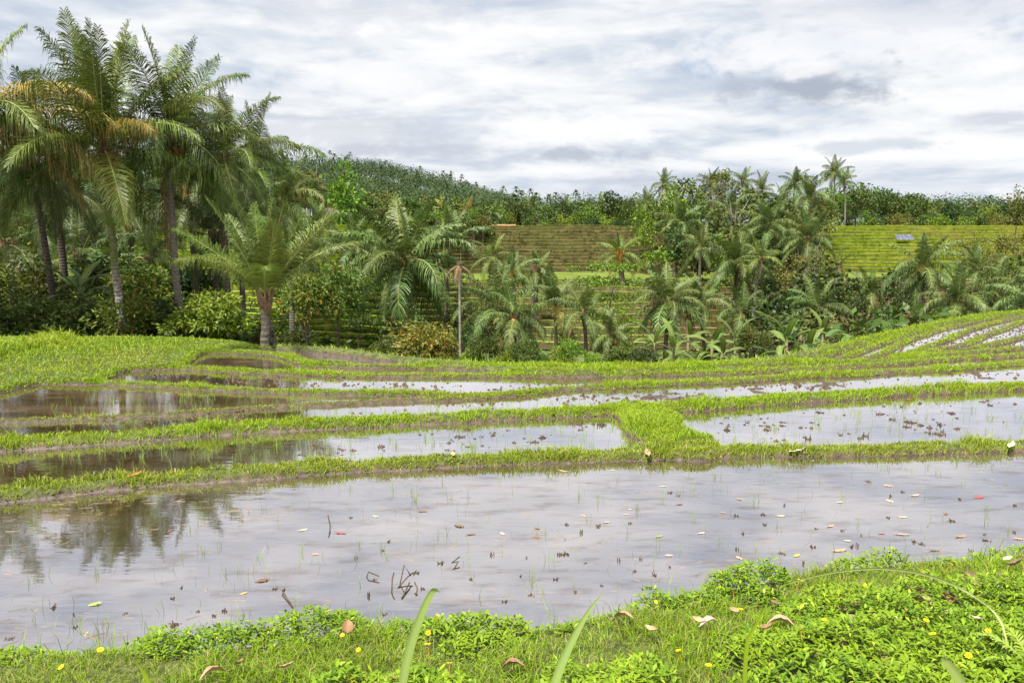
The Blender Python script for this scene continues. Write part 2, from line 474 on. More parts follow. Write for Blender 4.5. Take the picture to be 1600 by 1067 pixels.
def densify(line, step=0.35):
    out = [line[0]]
    for a, b in zip(line[:-1], line[1:]):
        k = max(1, int(np.hypot(*(b - a)) / step))
        for i in range(1, k + 1): out.append(a + (b - a) * i / k)
    return np.array(out)


def smooth_line(line, step=0.3):
    p = densify(line, step)
    for _ in range(4):
        q = p.copy(); q[1:-1] = (p[:-2] + 2 * p[1:-1] + p[2:]) / 4; p = q
    w = (fbm(p[:, 0] * 0.9, p[:, 1] * 0.9, 3, 3) - 0.5) * 0.16
    p[:, 1] += w
    return p


BUND_PX = {   # front foot of each bund: (half width of top, height, grass height, points in the photo)
    'B1': (0.17, 0.13, 0.10, [(-500, 826), (-300, 812), (0, 785), (200, 765), (400, 750), (600, 738), (800, 730), (1000, 722), (1200, 717), (1400, 712), (1600, 706), (1900, 699), (2200, 693)]),
    'B2': (0.18, 0.15, 0.12, [(-500, 734), (-300, 722), (0, 706), (200, 691), (400, 677), (600, 667), (800, 658), (960, 649), (1050, 645), (1200, 634), (1400, 620), (1600, 609), (1900, 592), (2200, 578)]),
    'B3': (0.12, 0.09, 0.07, [(-500, 680), (-300, 672), (0, 663), (150, 657), (300, 648), (450, 638), (600, 631), (720, 626), (800, 622), (870, 614)]),
    'B34': (0.16, 0.12, 0.10, [(800, 621), (870, 613), (1000, 605), (1100, 601), (1287, 590), (1450, 581), (1600, 571), (1900, 553), (2200, 538)]),
    'B4': (0.14, 0.11, 0.09, [(140, 600), (200, 603), (260, 607), (350, 612), (450, 617), (560, 619), (680, 621), (800, 621), (870, 613)]),
    'B5': (0.16, 0.12, 0.09, [(270, 577), (350, 582), (450, 587), (550, 590), (650, 592), (780, 590), (900, 590), (1000, 588), (1100, 586), (1200, 583), (1290, 578), (1380, 573), (1450, 566), (1600, 557), (1900, 540), (2200, 525)]),
    'B6': (0.16, 0.12, 0.09, [(470, 573), (560, 576), (680, 577), (760, 580), (900, 582), (1050, 581), (1190, 576), (1290, 570), (1380, 568), (1440, 562), (1600, 545), (1900, 525), (2200, 508)]),
    'B7': (0.2, 0.13, 0.09, [(320, 551), (375, 553), (430, 556), (455, 561), (468, 569), (500, 575)]),
    'Fa': (0.12, 0.10, 0.08, [(1230, 573), (1266, 567), (1294, 556), (1337, 543), (1375, 534), (1412, 524), (1475, 508)]),
    'Fb': (0.12, 0.10, 0.08, [(1280, 569), (1315, 564), (1350, 548), (1412, 526), (1460, 514), (1503, 504), (1600, 490)]),
    'Fc': (0.12, 0.10, 0.08, [(1330, 568), (1366, 561), (1397, 543), (1428, 529), (1475, 515), (1522, 504), (1562, 496), (1640, 487)]),
    'Fd': (0.12, 0.10, 0.08, [(1380, 565), (1419, 554), (1460, 539), (1506, 521), (1537, 509), (1600, 495), (1750, 474)]),
    'Fe': (0.12, 0.10, 0.08, [(1400, 562), (1444, 554), (1506, 540), (1553, 521), (1600, 503), (1750, 480)]),
    'Ff': (0.13, 0.10, 0.08, [(1400, 565), (1428, 560), (1506, 550), (1553, 539), (1600, 528), (1750, 506), (2000, 480)]),
    'X1': (0.46, 0.11, 0.09, [(1000, 646), (1015, 662), (1035, 680), (1062, 702)]),
}
BUND = {}
for k_, (w_, h_, g_, pts_) in BUND_PX.items():
    if k_ != 'X1': q_ = 0.62 if k_ in ('B1', 'B2') else 0.5; w_, h_, g_ = w_ * (0.75 if q_ > .6 else 0.6), h_ * q_, g_ * (q_ + 0.06)
    ln_ = smooth_line(trace(pts_, 0.0, w_ + 0.05 if k_ != 'X1' else 0.0))
    BUND[k_] = (w_, h_, g_, ln_)


def az_fn(px, z=0.0):
    """distance (y) of a traced line as a function of azimuth x/y"""
    w = np.array([hit(x, y, z)[:2] for x, y in px])
    a = w[:, 0] / w[:, 1]; o = np.argsort(a)
    return lambda q: np.interp(q, a[o], w[o, 1])


EDGE_PX = [(-600, 1075), (-200, 1050), (0, 1034), (150, 1024), (300, 1019), (430, 1009), (560, 990), (700, 990), (840, 992), (1000, 958), (1080, 943), (1150, 927), (1300, 903), (1420, 896), (1560, 880), (1700, 868), (2100, 840)]
LAWN_PX = [(-700, 680), (-300, 650), (0, 616), (62, 600), (150, 601), (200, 580), (245, 577), (290, 575), (312, 555), (330, 550), (420, 545), (480, 543)]
CREST_PX = [(430, 541), (520, 545), (560, 550), (640, 561), (760, 569), (880, 574), (1000, 571), (1100, 567), (1170, 563), (1225, 557), (1287, 543), (1350, 529), (1412, 515), (1475, 501), (1537, 492), (1600, 486), (1750, 470), (2000, 452)]
edge_f, lawn_f, crest_f0 = az_fn(EDGE_PX), az_fn(LAWN_PX), az_fn(CREST_PX, 0.1)
AZ_L = (430 - 800) / FPX


def crest_f(a):
    a = np.asarray(a, float)
    return np.where(a < AZ_L, crest_f0(AZ_L) + 0.9 * sstep(-(a - AZ_L), 0.0, 0.10), crest_f0(a))


def fall(a, e):
    """drop of the land e metres beyond the crest: steep into the valley, gentle under the palms on the left"""
    sl = 0.42 - 0.265 * sstep(-(np.asarray(a, float) - AZ_L), -0.01, 0.07)
    return sl * np.maximum(e - 0.2, 0) + 0.02 * np.maximum(e, 0) * (sl > 0.3)


P3_POLY = np.concatenate([BUND['B2'][3], np.concatenate([BUND['B3'][3], BUND['B34'][3]])[::-1]])
P4_POLY = np.concatenate([BUND['B3'][3], BUND['B4'][3][::-1], trace([(62, 597), (0, 613), (-300, 647), (-500, 660)])])
FAN_POLY = trace([(1230, 570), (1290, 540), (1412, 512), (1600, 484), (2000, 455), (2200, 520), (1600, 552), (1440, 566)])


def ground_z(P, fine=True):
    """height of the paddy terraces at points P (n,2)"""
    P = np.asarray(P, float); x, y = P[:, 0], P[:, 1]; a = x / np.maximum(y, 0.3)
    nz = fbm(x * 1.3, y * 1.3, 1, 4); nf = fbm(x * 5, y * 5, 6, 3)
    amp = np.full(len(P), 0.035)
    c = np.full(len(P), -0.055)
    m = inpoly(P, P3_POLY); amp[m] = 0.15
    c[m] = np.where(a[m] > 0.1, -0.028, -0.055)
    m = inpoly(P, P4_POLY); amp[m] = 0.09
    m = inpoly(P, FAN_POLY); amp[m] = 0.12; c[m] = -0.06
    z = c + amp * (0.55 * (nz - 0.5) + 0.6 * (nf - 0.5))
    for k, (w, h, g, ln) in BUND.items():
        lo, hi = ln.min(0) - 1, ln.max(0) + 1
        q = np.where((x > lo[0]) & (x < hi[0]) & (y > lo[1]) & (y < hi[1]))[0]
        if not len(q): continue
        d = polydist(P[q], ln)
        wn = w * (0.75 + 0.5 * fbm(x[q] * 0.7, y[q] * 0.7, 9, 2)) if k != 'X1' else w * (0.55 + 0.9 * fbm(x[q] * 1.6, y[q] * 1.6, 9, 3)) * (0.85 + 0.3 * sstep(-y[q], -11.5, -9.5))
        hh = h * (0.75 + 0.5 * fbm(x[q] * 1.1, y[q] * 1.1, 4, 3)) + 0.02 * (nf[q] - 0.5)
        z[q] = np.maximum(z[q], hh - np.maximum(0, d - wn) * 2.4)
    # lawn on the left
    b = y - lawn_f(a)
    lz = -0.05 + 0.12 * sstep(b, -0.05, 0.08) + 0.03 * sstep(b, 0.08, 0.5) + 0.02 * sstep(b, 0.8, 5.0) + 0.06 * (fbm(x * .8, y * .8, 2, 3) - .5)
    hump = 0.09 * np.exp(-(((x + 11.5) / 3.2) ** 2 + ((y - 17.6) / 1.3) ** 2))
    lz = lz + hump * sstep(b, 0.2, 1.5)
    m = (b > -0.1) & (a < (455 - 800) / FPX)
    z = np.where(m, np.maximum(z, lz), z)
    # grassy crest, then the drop into the valley
    cr = crest_f(a); e = y - cr
    cw = 0.22 + 0.33 * sstep(a, -0.12, 0.04)
    cz = 0.12 - 3.0 * np.abs(np.minimum(e + cw, 0))
    z = np.where((e > -0.35 - cw) & (a > AZ_L), np.maximum(z, cz), z)
    z = np.where(e > 0, np.minimum(z, 0.3) - fall(a, e), z)
    # bank under the camera
    t = edge_f(a) - y
    bz = -0.06 + 0.26 * sstep(t, -0.06, 0.4) + 0.15 * np.maximum(t - 0.25, 0) + 0.10 * (fbm(x * 1.7, y * 1.7, 8, 3) - 0.5) * sstep(t, 0.2, 0.8)
    z = np.where(t > -0.08, np.maximum(z, bz), z)
    return z


def gz(x, y):
    """quick look-up of the terrace height"""
    fy = np.interp(y, ys_g, np.arange(len(ys_g))); i = int(min(fy, len(ys_g) - 2)); fy -= i
    def row(k):
        u = x / (ys_g[k] * 0.92 + 2.5)
        return np.interp(u, us_g, Zgrid[k])
    return float(row(i) * (1 - fy) + row(i + 1) * fy)


def gz_v(P):
    fy = np.interp(P[:, 1], ys_g, np.arange(len(ys_g))); i = np.minimum(fy.astype(int), len(ys_g) - 2); fy = fy - i
    out = 0
    for k, w in ((0, 1 - fy), (1, fy)):
        u = (P[:, 0] / (ys_g[i + k] * 0.92 + 2.5) - us_g[0]) / (us_g[1] - us_g[0])
        j = np.clip(u.astype(int), 0, len(us_g) - 2); f = np.clip(u - j, 0, 1)
        out = out + w * (Zgrid[i + k, j] * (1 - f) + Zgrid[i + k, j + 1] * f)
    return out


def hit_ground(px, py, off=0.0):
    z = 0.3
    for _ in range(14):
        p = hit(px, py, z)
        z = 0.5 * z + 0.5 * (gz(p[0], p[1]) + off)
    return hit(px, py, z)


ys = np.exp(np.linspace(math.log(0.9), math.log(46.0), 630))
us = np.linspace(-1.2, 1.2, 500)
Y_, U_ = np.meshgrid(ys, us, indexing='ij')
X_ = U_ * (Y_ * 0.92 + 2.5)
PG = np.stack([X_.ravel(), Y_.ravel()], 1)
ZG = ground_z(PG)
ys_g, us_g, Zgrid = ys, us, ZG.reshape(X_.shape)
mb = MB()
mb.grid(np.stack([X_, Y_, ZG.reshape(X_.shape)], -1), 0.5)


def ground_mat():
    m, t, n, l = new_mat('terrace_ground')
    g = n('ShaderNodeNewGeometry'); sp = n('ShaderNodeSeparateXYZ'); l(g.outputs['Position'], sp.inputs[0])
    f = tex(n, l, 9, 5, 'Position'); mud = mixrgb(n, l, mrange(n, l, f, 0.35, 0.68), (0.028, 0.018, 0.010), (0.075, 0.048, 0.03))
    turf = mixrgb(n, l, mrange(n, l, tex(n, l, 5, 5, 'Position'), 0.4, 0.62), (0.035, 0.045, 0.010), (0.08, 0.09, 0.022))
    ad = n('ShaderNodeMath'); ad.operation = 'ADD'; l(sp.outputs[2], ad.inputs[0])
    l(mrange(n, l, tex(n, l, 6, 4, 'Position'), 0, 1, -0.06, 0.06, False), ad.inputs[1])
    c = mixrgb(n, l, mrange(n, l, ad.outputs[0], 0.035, 0.075), mud, turf)
    p = n('ShaderNodeBsdfPrincipled'); l(c, p.inputs['Base Color'])
    l(mrange(n, l, sp.outputs[2], 0.0, 0.06, 0.6, 0.95), p.inputs['Roughness'])
    b = n('ShaderNodeBump'); b.inputs['Strength'].default_value = 0.5; b.inputs['Distance'].default_value = 0.04
    l(f, b.inputs['Height']); l(b.outputs[0], p.inputs['Normal'])
    o = n('ShaderNodeOutputMaterial'); l(p.outputs[0], o.inputs[0])
    return m


go = mb.build('terrace_ground', ground_mat(), smooth=True)
tag(go, 'earthen paddy terraces with mud beds, bunds, lawn and near bank', kind='structure')


def water(poly, lvl, label, mat):
    me = bpy.data.meshes.new('paddy_water')
    me.from_pydata([(p[0], p[1], lvl) for p in poly], [], [list(range(len(poly)))])
    me.materials.append(mat)
    o = link('paddy_water', me); tag(o, label, kind='structure')
    return o


def cut(line, x0, x1):
    return line[(line[:, 0] >= x0) & (line[:, 0] <= x1)]


E1 = trace([(x, y + 14) for x, y in EDGE_PX])
B = {k: v[3] for k, v in BUND.items()}
i1 = int(np.argmin(np.abs(B['B1'][:, 0] - B['X1'][-1][0]))); i2 = int(np.argmin(np.abs(B['B2'][:, 0] - B['X1'][0][0])))
water(np.concatenate([E1, B['B1'][::-1]]), 0.0, 'flooded paddy nearest the camera, mirroring sky and palm tops', M['water_near'])
water(np.concatenate([B['B1'][:i1], B['X1'][::-1], B['B2'][:i2][::-1]]), -0.004, 'flooded paddy left of the grassy cross bund, brown on its left', M['water_mid'])
water(np.concatenate([B['B1'][i1:], B['B2'][i2:][::-1], B['X1']]), -0.006, 'flooded paddy right of the grassy cross bund dotted with clods', M['water_mid'])
water(P3_POLY, -0.008, 'long flooded paddy with pinkish mud beyond the second bund', M['water_far'])
water(P4_POLY, -0.010, 'brown flooded paddy at the left below the lawn', M['water_mud'])
p5 = np.concatenate([B['B4'], B['B34'][4:], B['B5'][::-1], trace([(245, 577), (200, 581), (150, 598)])])
water(p5, -0.012, 'narrow flooded paddy curving below the crest, white with sky', M['water_far'])
p6 = np.concatenate([B['B5'], B['B6'][::-1], trace([(455, 561), (375, 551), (326, 548), (312, 554), (288, 575)])])
water(p6, -0.014, 'small dark flooded paddy at the lawn corner', M['water_mud'])
water(trace([(470, 575), (440, 560), (405, 545), (470, 543), (530, 546), (575, 554), (640, 563), (740, 574), (680, 579), (560, 578)]), -0.018, 'small white flooded paddy just under the crest on the left', M['water_far'])
water(np.concatenate([B['B6'][B['B6'][:, 0] > 6.2], trace([(2200, 480), (1900, 458), (1600, 486), (1475, 502), (1350, 530), (1287, 544), (1225, 558)])]), -0.016, 'fan of narrow flooded strips on the right shoulder', M['water_far'])

# ------------------------------------------------------------------ grass
def blades(P, Z, h, w, lean, mb, tint=None, gravity=0.35, az=None, simple=False):
    n = len(P)
    th = RNG.uniform(0, 2 * math.pi, n) if az is None else az
    hh = h * RNG.uniform(0.55, 1.25, n); ww = w * RNG.uniform(0.7, 1.3, n)
    ln = lean * RNG.uniform(0.2, 1.3, n)
    face = RNG.uniform(0, 2 * math.pi, n)
    d = np.stack([np.cos(th), np.sin(th)], 1); s = np.stack([np.cos(face), np.sin(face)], 1)
    b = np.column_stack([P, Z - 0.01])
    mid = b + np.column_stack([d * (ln * hh * 0.4)[:, None], hh * 0.62])
    tip = b + np.column_stack([d * (ln * hh * 1.15)[:, None], hh * (1.0 - gravity * np.minimum(ln, 1.2) * 0.5)])
    sw = np.column_stack([s * ww[:, None] * 0.5, np.zeros(n)])
    if simple:
        i = np.arange(n) * 3
        mb.add(np.stack([b - sw, b + sw, tip], 1).reshape(-1, 3), np.stack([i, i + 1, i + 2], 1), np.repeat(RNG.random(n), 3)); return
    V = np.stack([b - sw, b + sw, mid + sw * 0.75, mid - sw * 0.75, tip], 1).reshape(-1, 3)
    i = np.arange(n) * 5
    t = RNG.random(n) if tint is None else tint
    mb.add(V, np.stack([i, i + 1, i + 2, i + 3], 1), np.repeat(t, 5))
    mb.faces(np.stack([i + 3, i + 2, i + 4], 1))


def strip_points(line, half, dens):
    seg = np.hypot(*(line[1:] - line[:-1]).T); cum = np.concatenate([[0], np.cumsum(seg)])
    n = int(cum[-1] * 2 * half * dens)
    s = RNG.uniform(0, cum[-1], n); k = np.clip(np.searchsorted(cum, s) - 1, 0, len(seg) - 1)
    f = (s - cum[k]) / np.maximum(seg[k], 1e-6)
    p = line[k] + (line[k + 1] - line[k]) * f[:, None]
    t = (line[k + 1] - line[k]) / np.maximum(seg[k], 1e-6)[:, None]
    return p + np.stack([-t[:, 1], t[:, 0]], 1) * RNG.uniform(-half, half, n)[:, None]


def in_view(P, m=0.82):
    return np.abs(P[:, 0]) < m * (P[:, 1] + 1.0)


GR = {'B1': (2600, .010, 'grass_dull', 'worn yellow green grass along the bund behind the near paddy'),
      'B2': (2500, .011, 'grass', 'bright green grass along the second bund'),
      'B3': (1700, .013, 'grass_dull', 'thin grass along the low muddy bund on the left'),
      'B34': (2500, .014, 'grass', 'green grass along the third bund running right'),
      'B4': (2400, .013, 'grass', 'green grass along the curved bund below the lawn'),
      'B5': (2300, .016, 'grass', 'green grass along the bund below the crest'),
      'B6': (2200, .017, 'grass', 'green grass along the farthest long bund'),
      'B7': (2400, .016, 'grass', 'green grass on the short curved bund by the small dark paddy'),
      'X1': (3600, .010, 'grass_lime', 'dense lime green rice grass covering the cross bund')}
for k in 'abcdef':
    GR['F' + k] = (2000, .018, 'grass', ['', 'outermost', 'second', 'third', 'fourth', 'fifth', 'lowest']['abcdef'.index(k) + 1] + ' grassy bund of the fan on the right shoulder')
for k, (dens, w, mt, lab) in GR.items():
    bw, bh, gh, ln = BUND[k]
    P = strip_points(ln, bw + 0.13 if k != 'X1' else 0.66, dens)
    if k != 'X1':      # the flanks down to the water are grown over too
        Q = []
        for sg in (-1, 1):
            q = strip_points(ln, 0.08, dens * (1.7 if k[0] != 'F' else 0.7)); tt_ = np.gradient(ln, axis=0)
            j = np.argmin(np.abs(q[:, None, 0] - ln[None, :, 0]), 1) if len(q) < 30000 else np.searchsorted(ln[:, 0], q[:, 0]).clip(0, len(ln) - 1)
            nn_ = np.stack([-tt_[j, 1], tt_[j, 0]], 1); nn_ /= np.linalg.norm(nn_, axis=1)[:, None]
            wq = bw * (0.75 + 0.5 * fbm(q[:, 0] * 0.7, q[:, 1] * 0.7, 9, 2))
            Q.append(q + nn_ * sg * (wq + 0.035)[:, None])
        P = np.concatenate([P] + Q)
    P = P[in_view(P)]
    if k == 'X1': P = P[(P[:, 0] > -5)]
    patch = fbm(P[:, 0] * 1.6, P[:, 1] * 1.6, 12, 3)
    keep = RNG.random(len(P)) < (sstep(patch, 0.22, 0.46) * 0.6 + 0.4) * (sstep(fbm(P[:, 0] * 3.1, P[:, 1] * 3.1, 2, 3), 0.30, 0.42) * 0.75 + 0.25 if k in ('B1', 'B3', 'B2') else 1.0)
    P = P[keep]; patch = patch[keep]
    Z = gz_v(P); kk = Z > (0.002 if k != 'X1' else 0.015); P, Z, patch = P[kk], Z[kk], patch[kk]
    m_ = MB()
    tall = 1 + 1.1 * sstep(patch, 0.52, 0.72) * (RNG.random(len(P)) < .5)
    blades(P, Z, gh * 0.95 * tall, w * (1.15 if w > .0125 else 1), 0.8, m_, simple=w > .0125)
    tag(m_.build('grass', M[mt]), lab, kind='stuff')

# lawn and crest grass
def region_points(n, y0, y1, a0, a1):
    y = np.sqrt(RNG.uniform(y0 ** 2, y1 ** 2, n)); a = RNG.uniform(a0, a1, n)
    return np.stack([a * y, y], 1)


P = region_points(170000, 11.5, 27, -0.95, -0.25)
a_ = P[:, 0] / P[:, 1]; b_ = P[:, 1] - lawn_f(a_)
P = P[(b_ > -0.03) & (P[:, 1] < crest_f(a_) + 1.6) & (b_ < 11)]
LE = trace([(x, y) for x, y in LAWN_PX if x > -400]); LQ = strip_points(densify(LE), 0.16, 2600); P = np.concatenate([P, LQ])
a_ = P[:, 0] / P[:, 1]; b_ = P[:, 1] - lawn_f(a_)
Z = gz_v(P)
k_ = Z > 0.004; P, Z, b_, a_ = P[k_], Z[k_], b_[k_], a_[k_]
pn = fbm(P[:, 0] * 0.7, P[:, 1] * 0.7, 13, 3)
far = sstep(b_, 1.2, 3.5)
hh = (0.05 + 0.05 * far * (0.4 + pn) + 0.12 * sstep(pn, 0.50, 0.68) * far * sstep(-a_, 0.42, 0.55)) * (1 + 0.6 * (RNG.random(len(P)) < 0.08))
m_ = MB(); blades(P, Z, hh, 0.02, 0.9, m_, simple=False)
tag(m_.build('grass', M['grass_long']), 'long yellow green lawn grass between the left paddies and the palms', kind='stuff')
P = region_points(90000, 14, 36, -0.30, 0.80)
a_ = P[:, 0] / P[:, 1]; e_ = P[:, 1] - crest_f(a_)
P = P[(e_ > -0.75) & (e_ < 1.2)]; Z = gz_v(P); k_ = Z > 0.02 ; P, Z = P[k_], Z[k_]
m_ = MB(); blades(P, Z, 0.11, 0.022, 0.9, m_, simple=True)
tag(m_.build('grass', M['grass']), 'green grass along the crest above the valley', kind='stuff')

# near bank: turf and a leafy creeping ground cover in mounds
def cover_noise(P):
    a = P[:, 0] / P[:, 1]; t = edge_f(a) - P[:, 1]
    n = fbm(P[:, 0] * 1.5 + 3.3, P[:, 1] * 1.5, 7, 3)
    rim = np.exp(-((t - 0.30) / 0.30) ** 2) * 0.20
    right = 0.16 * sstep(a, 0.0, 0.42) * sstep(t, 0.9, 1.7)
    trough = -0.20 * np.exp(-((t - 0.95) / 0.28) ** 2)
    return n + rim + right + trough


P = region_points(185000, 1.5, 7.6, -0.95, 0.95)
a_ = P[:, 0] / P[:, 1]; t_ = edge_f(a_) - P[:, 1]
P = P[(t_ > -0.02) & (t_ < 5.2)]
cn = cover_noise(P); P = P[RNG.random(len(P)) < 1 - 0.85 * sstep(cn, 0.46, 0.60)]
Z = ground_z(P); pn = fbm(P[:, 0] * 2.2, P[:, 1] * 2.2, 5, 3)
m_ = MB(); blades(P, Z, 0.055 + 0.06 * sstep(pn, .45, .7), 0.0055, 1.0, m_)
k_ = RNG.random(len(P)) < 0.014
blades(P[k_], Z[k_], 0.2, 0.006, 0.6, m_)
tag(m_.build('grass', M['grass_bank']), 'short bright turf on the near bank', kind='stuff')


def ground_cover(P, hmax, mb):
    n = len(P); cn = cover_noise(P)
    dens = sstep(cn, 0.46, 0.62); k = RNG.random(n) < dens; P = P[k]; cn = cn[k]; n = len(P)
    Z = ground_z(P) + hmax * (0.35 + 1.1 * fbm(P[:, 0] * 4.5, P[:, 1] * 4.5, 10, 3)) * sstep(cn, 0.45, 0.72) * RNG.uniform(0.15, 1.0, n) ** 0.7
    # every point is a leafy shoot tip: four leaves round it
    for q in range(4):
        th = RNG.uniform(0, 2 * math.pi, n) if q == 0 else th + 1.57 + RNG.normal(0, 0.25, n)
        L = RNG.uniform(0.03, 0.072, n); Wd = L * RNG.uniform(0.24, 0.40, n)
        el = RNG.normal(0.45, 0.35, n)
        d = np.stack([np.cos(th) * np.cos(el), np.sin(th) * np.cos(el), np.sin(el)], 1)
        s = np.stack([-np.sin(th), np.cos(th), np.zeros(n)], 1)
        up = np.cross(d, s) * -1
        b = np.column_stack([P, Z])
        mid = b + d * (L * 0.55)[:, None]
        tip = b + d * L[:, None] - np.array([0, 0, 1]) * (L * 0.2)[:, None]
        fold = up * (-Wd * 0.22)[:, None] * -1
        V = np.stack([b, mid + s * (Wd * 0.5)[:, None] + fold, tip, mid - s * (Wd * 0.5)[:, None] + fold], 1).reshape(-1, 3)
        i = np.arange(n) * 4
        t = np.clip(RNG.normal(0.5, 0.25, n), 0, 1)
        mb.add(V, np.concatenate([np.stack([i, i + 1, i + 2], 1), np.stack([i, i + 2, i + 3], 1)]), np.repeat(t, 4))


P = region_points(54000, 1.5, 7.6, -0.95, 0.95)
a_ = P[:, 0] / P[:, 1]; t_ = edge_f(a_) - P[:, 1]
P = P[(t_ > 0.0) & (t_ < 5.2)]
m_ = MB(); ground_cover(P, 0.20, m_)
tag(m_.build('ground_cover', M['cover']), 'creeping leafy ground cover in mounds on the near bank', kind='stuff')
# ------------------------------------------------------------------ valley, terraced slope opposite, far hill
def g_az(a):
    return 0.66 + 0.34 * sstep(a, -0.22, -0.04) + 0.06 * sstep(a, 0.2, 0.5)


LOW = [(70 + 15 * i / 11.0, -7.9 + 4.75 * i / 11.0) for i in range(12)]
UP = [(100 + 18 * i / 13.0, -3.05 + 5.35 * i / 13.0) for i in range(14)]
ROWS = LOW + UP                            # foot distance and level of every terrace at g = 1


def hill_h(a):
    px = np.asarray(a) * FPX + 800
    return np.interp(px, [-600, 200, 440, 520, 600, 700, 760, 810, 860, 1000, 1300, 1700, 2400], [24, 28, 28.5, 28, 24, 16, 9, 3.5, 1, 0, 0, 1, 5])


def valley_z(P):
    P = np.asarray(P, float); x, y = P[:, 0], P[:, 1]; a = x / y
    g = g_az(a); cr = crest_f(a)
    d0 = np.array([r[0] for r in ROWS]); z0 = np.array([r[1] for r in ROWS])
    dn = y / g
    prof = np.interp(dn, np.concatenate([[66], d0, [122, 170, 260]]), np.concatenate([[-9.0], z0 - 0.25, [2.15, 2.3, 3.0]]))
    zt = 3 + g * (prof - 3)
    e = y - cr
    drop = np.where(a < AZ_L, 0.12, 0.12) - fall(a, e)
    z = np.maximum(drop, zt)
    h = hill_h(a)
    far = 2.6 + h * sstep(y, 250, 470) * (0.9 + 0.2 * fbm(x / 70, y / 70, 2, 3)) + np.maximum(y - 700, 0) * 0.004
    z = np.where(y > 200, np.maximum(z, far), z)
    return z


def tz(x, y):
    p = np.array([[x, y]], float)
    if y < float(crest_f(x / y)) + 1.0: return gz(x, y)
    return float(valley_z(p)[0])


ys = np.concatenate([np.linspace(0, 1, 90) ** 1.0, ])
us = np.linspace(-1.35, 1.35, 260)
dist = np.concatenate([np.exp(np.linspace(math.log(19), math.log(150), 120)), np.exp(np.linspace(math.log(152), math.log(4000), 80))])
Dg, Ug = np.meshgrid(dist, us, indexing='ij')
start = crest_f(us) + 0.6
Dg = np.maximum(Dg, start[None, :] + np.linspace(0, 0.5, len(dist))[:, None])
Xg = Dg * Ug
Zg = valley_z(np.stack([Xg.ravel(), Dg.ravel()], 1)).reshape(Xg.shape) - 0.05
mb = MB(); mb.grid(np.stack([Xg, Dg, Zg], -1))
tag(mb.build('valley_ground', M['scrub'], smooth=True), 'green scrub ground of the valley and hills', kind='structure')

SECT = [   # azimuth range in photo columns, label, riser / lip / tread colours lower and upper, name
    (-400, 600, 'mossy green terraces on the left valley side', 'moss', 'moss'),
    (600, 1010, 'wide brown terraced fields in the middle of the opposite slope', 'olive', 'brown'),
    (1010, 1275, 'brown terraces below the wooded knoll', 'brown', 'brown'),
    (1275, 2300, 'bright green rice terraces on the right of the opposite slope', 'tan', 'green')]
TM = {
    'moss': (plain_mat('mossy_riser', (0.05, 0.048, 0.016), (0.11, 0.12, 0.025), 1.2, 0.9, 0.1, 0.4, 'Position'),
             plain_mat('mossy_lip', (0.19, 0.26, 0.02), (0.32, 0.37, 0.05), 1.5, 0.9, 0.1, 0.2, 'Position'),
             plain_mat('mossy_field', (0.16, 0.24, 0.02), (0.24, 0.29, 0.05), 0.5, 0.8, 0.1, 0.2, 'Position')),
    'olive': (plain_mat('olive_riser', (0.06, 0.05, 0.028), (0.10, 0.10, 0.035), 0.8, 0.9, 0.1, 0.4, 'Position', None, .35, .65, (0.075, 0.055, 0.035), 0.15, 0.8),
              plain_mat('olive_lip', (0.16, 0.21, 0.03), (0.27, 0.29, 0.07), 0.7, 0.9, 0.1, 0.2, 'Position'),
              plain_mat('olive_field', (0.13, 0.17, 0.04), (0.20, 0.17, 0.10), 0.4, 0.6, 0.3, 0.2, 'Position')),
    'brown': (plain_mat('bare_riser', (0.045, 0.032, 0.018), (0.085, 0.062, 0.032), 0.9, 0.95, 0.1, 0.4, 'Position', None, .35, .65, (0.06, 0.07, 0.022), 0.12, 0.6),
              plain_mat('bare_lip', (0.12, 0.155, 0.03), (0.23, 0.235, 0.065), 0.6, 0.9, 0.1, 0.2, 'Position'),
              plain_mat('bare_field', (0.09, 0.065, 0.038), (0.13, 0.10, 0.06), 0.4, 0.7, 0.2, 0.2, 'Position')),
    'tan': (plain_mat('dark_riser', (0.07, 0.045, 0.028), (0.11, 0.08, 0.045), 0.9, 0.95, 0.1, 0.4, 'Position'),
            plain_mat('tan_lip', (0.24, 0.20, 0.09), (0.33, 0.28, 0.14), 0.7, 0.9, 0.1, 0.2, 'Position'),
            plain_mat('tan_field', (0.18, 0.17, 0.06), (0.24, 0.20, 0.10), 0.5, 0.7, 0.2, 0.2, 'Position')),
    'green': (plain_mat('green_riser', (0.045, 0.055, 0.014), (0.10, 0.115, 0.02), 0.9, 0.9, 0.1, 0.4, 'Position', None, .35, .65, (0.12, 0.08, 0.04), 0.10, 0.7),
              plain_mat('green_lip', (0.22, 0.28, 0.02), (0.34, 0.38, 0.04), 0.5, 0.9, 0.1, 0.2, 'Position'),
              plain_mat('green_field', (0.20, 0.28, 0.02), (0.28, 0.34, 0.03), 0.3, 0.8, 0.1, 0.2, 'Position'))}
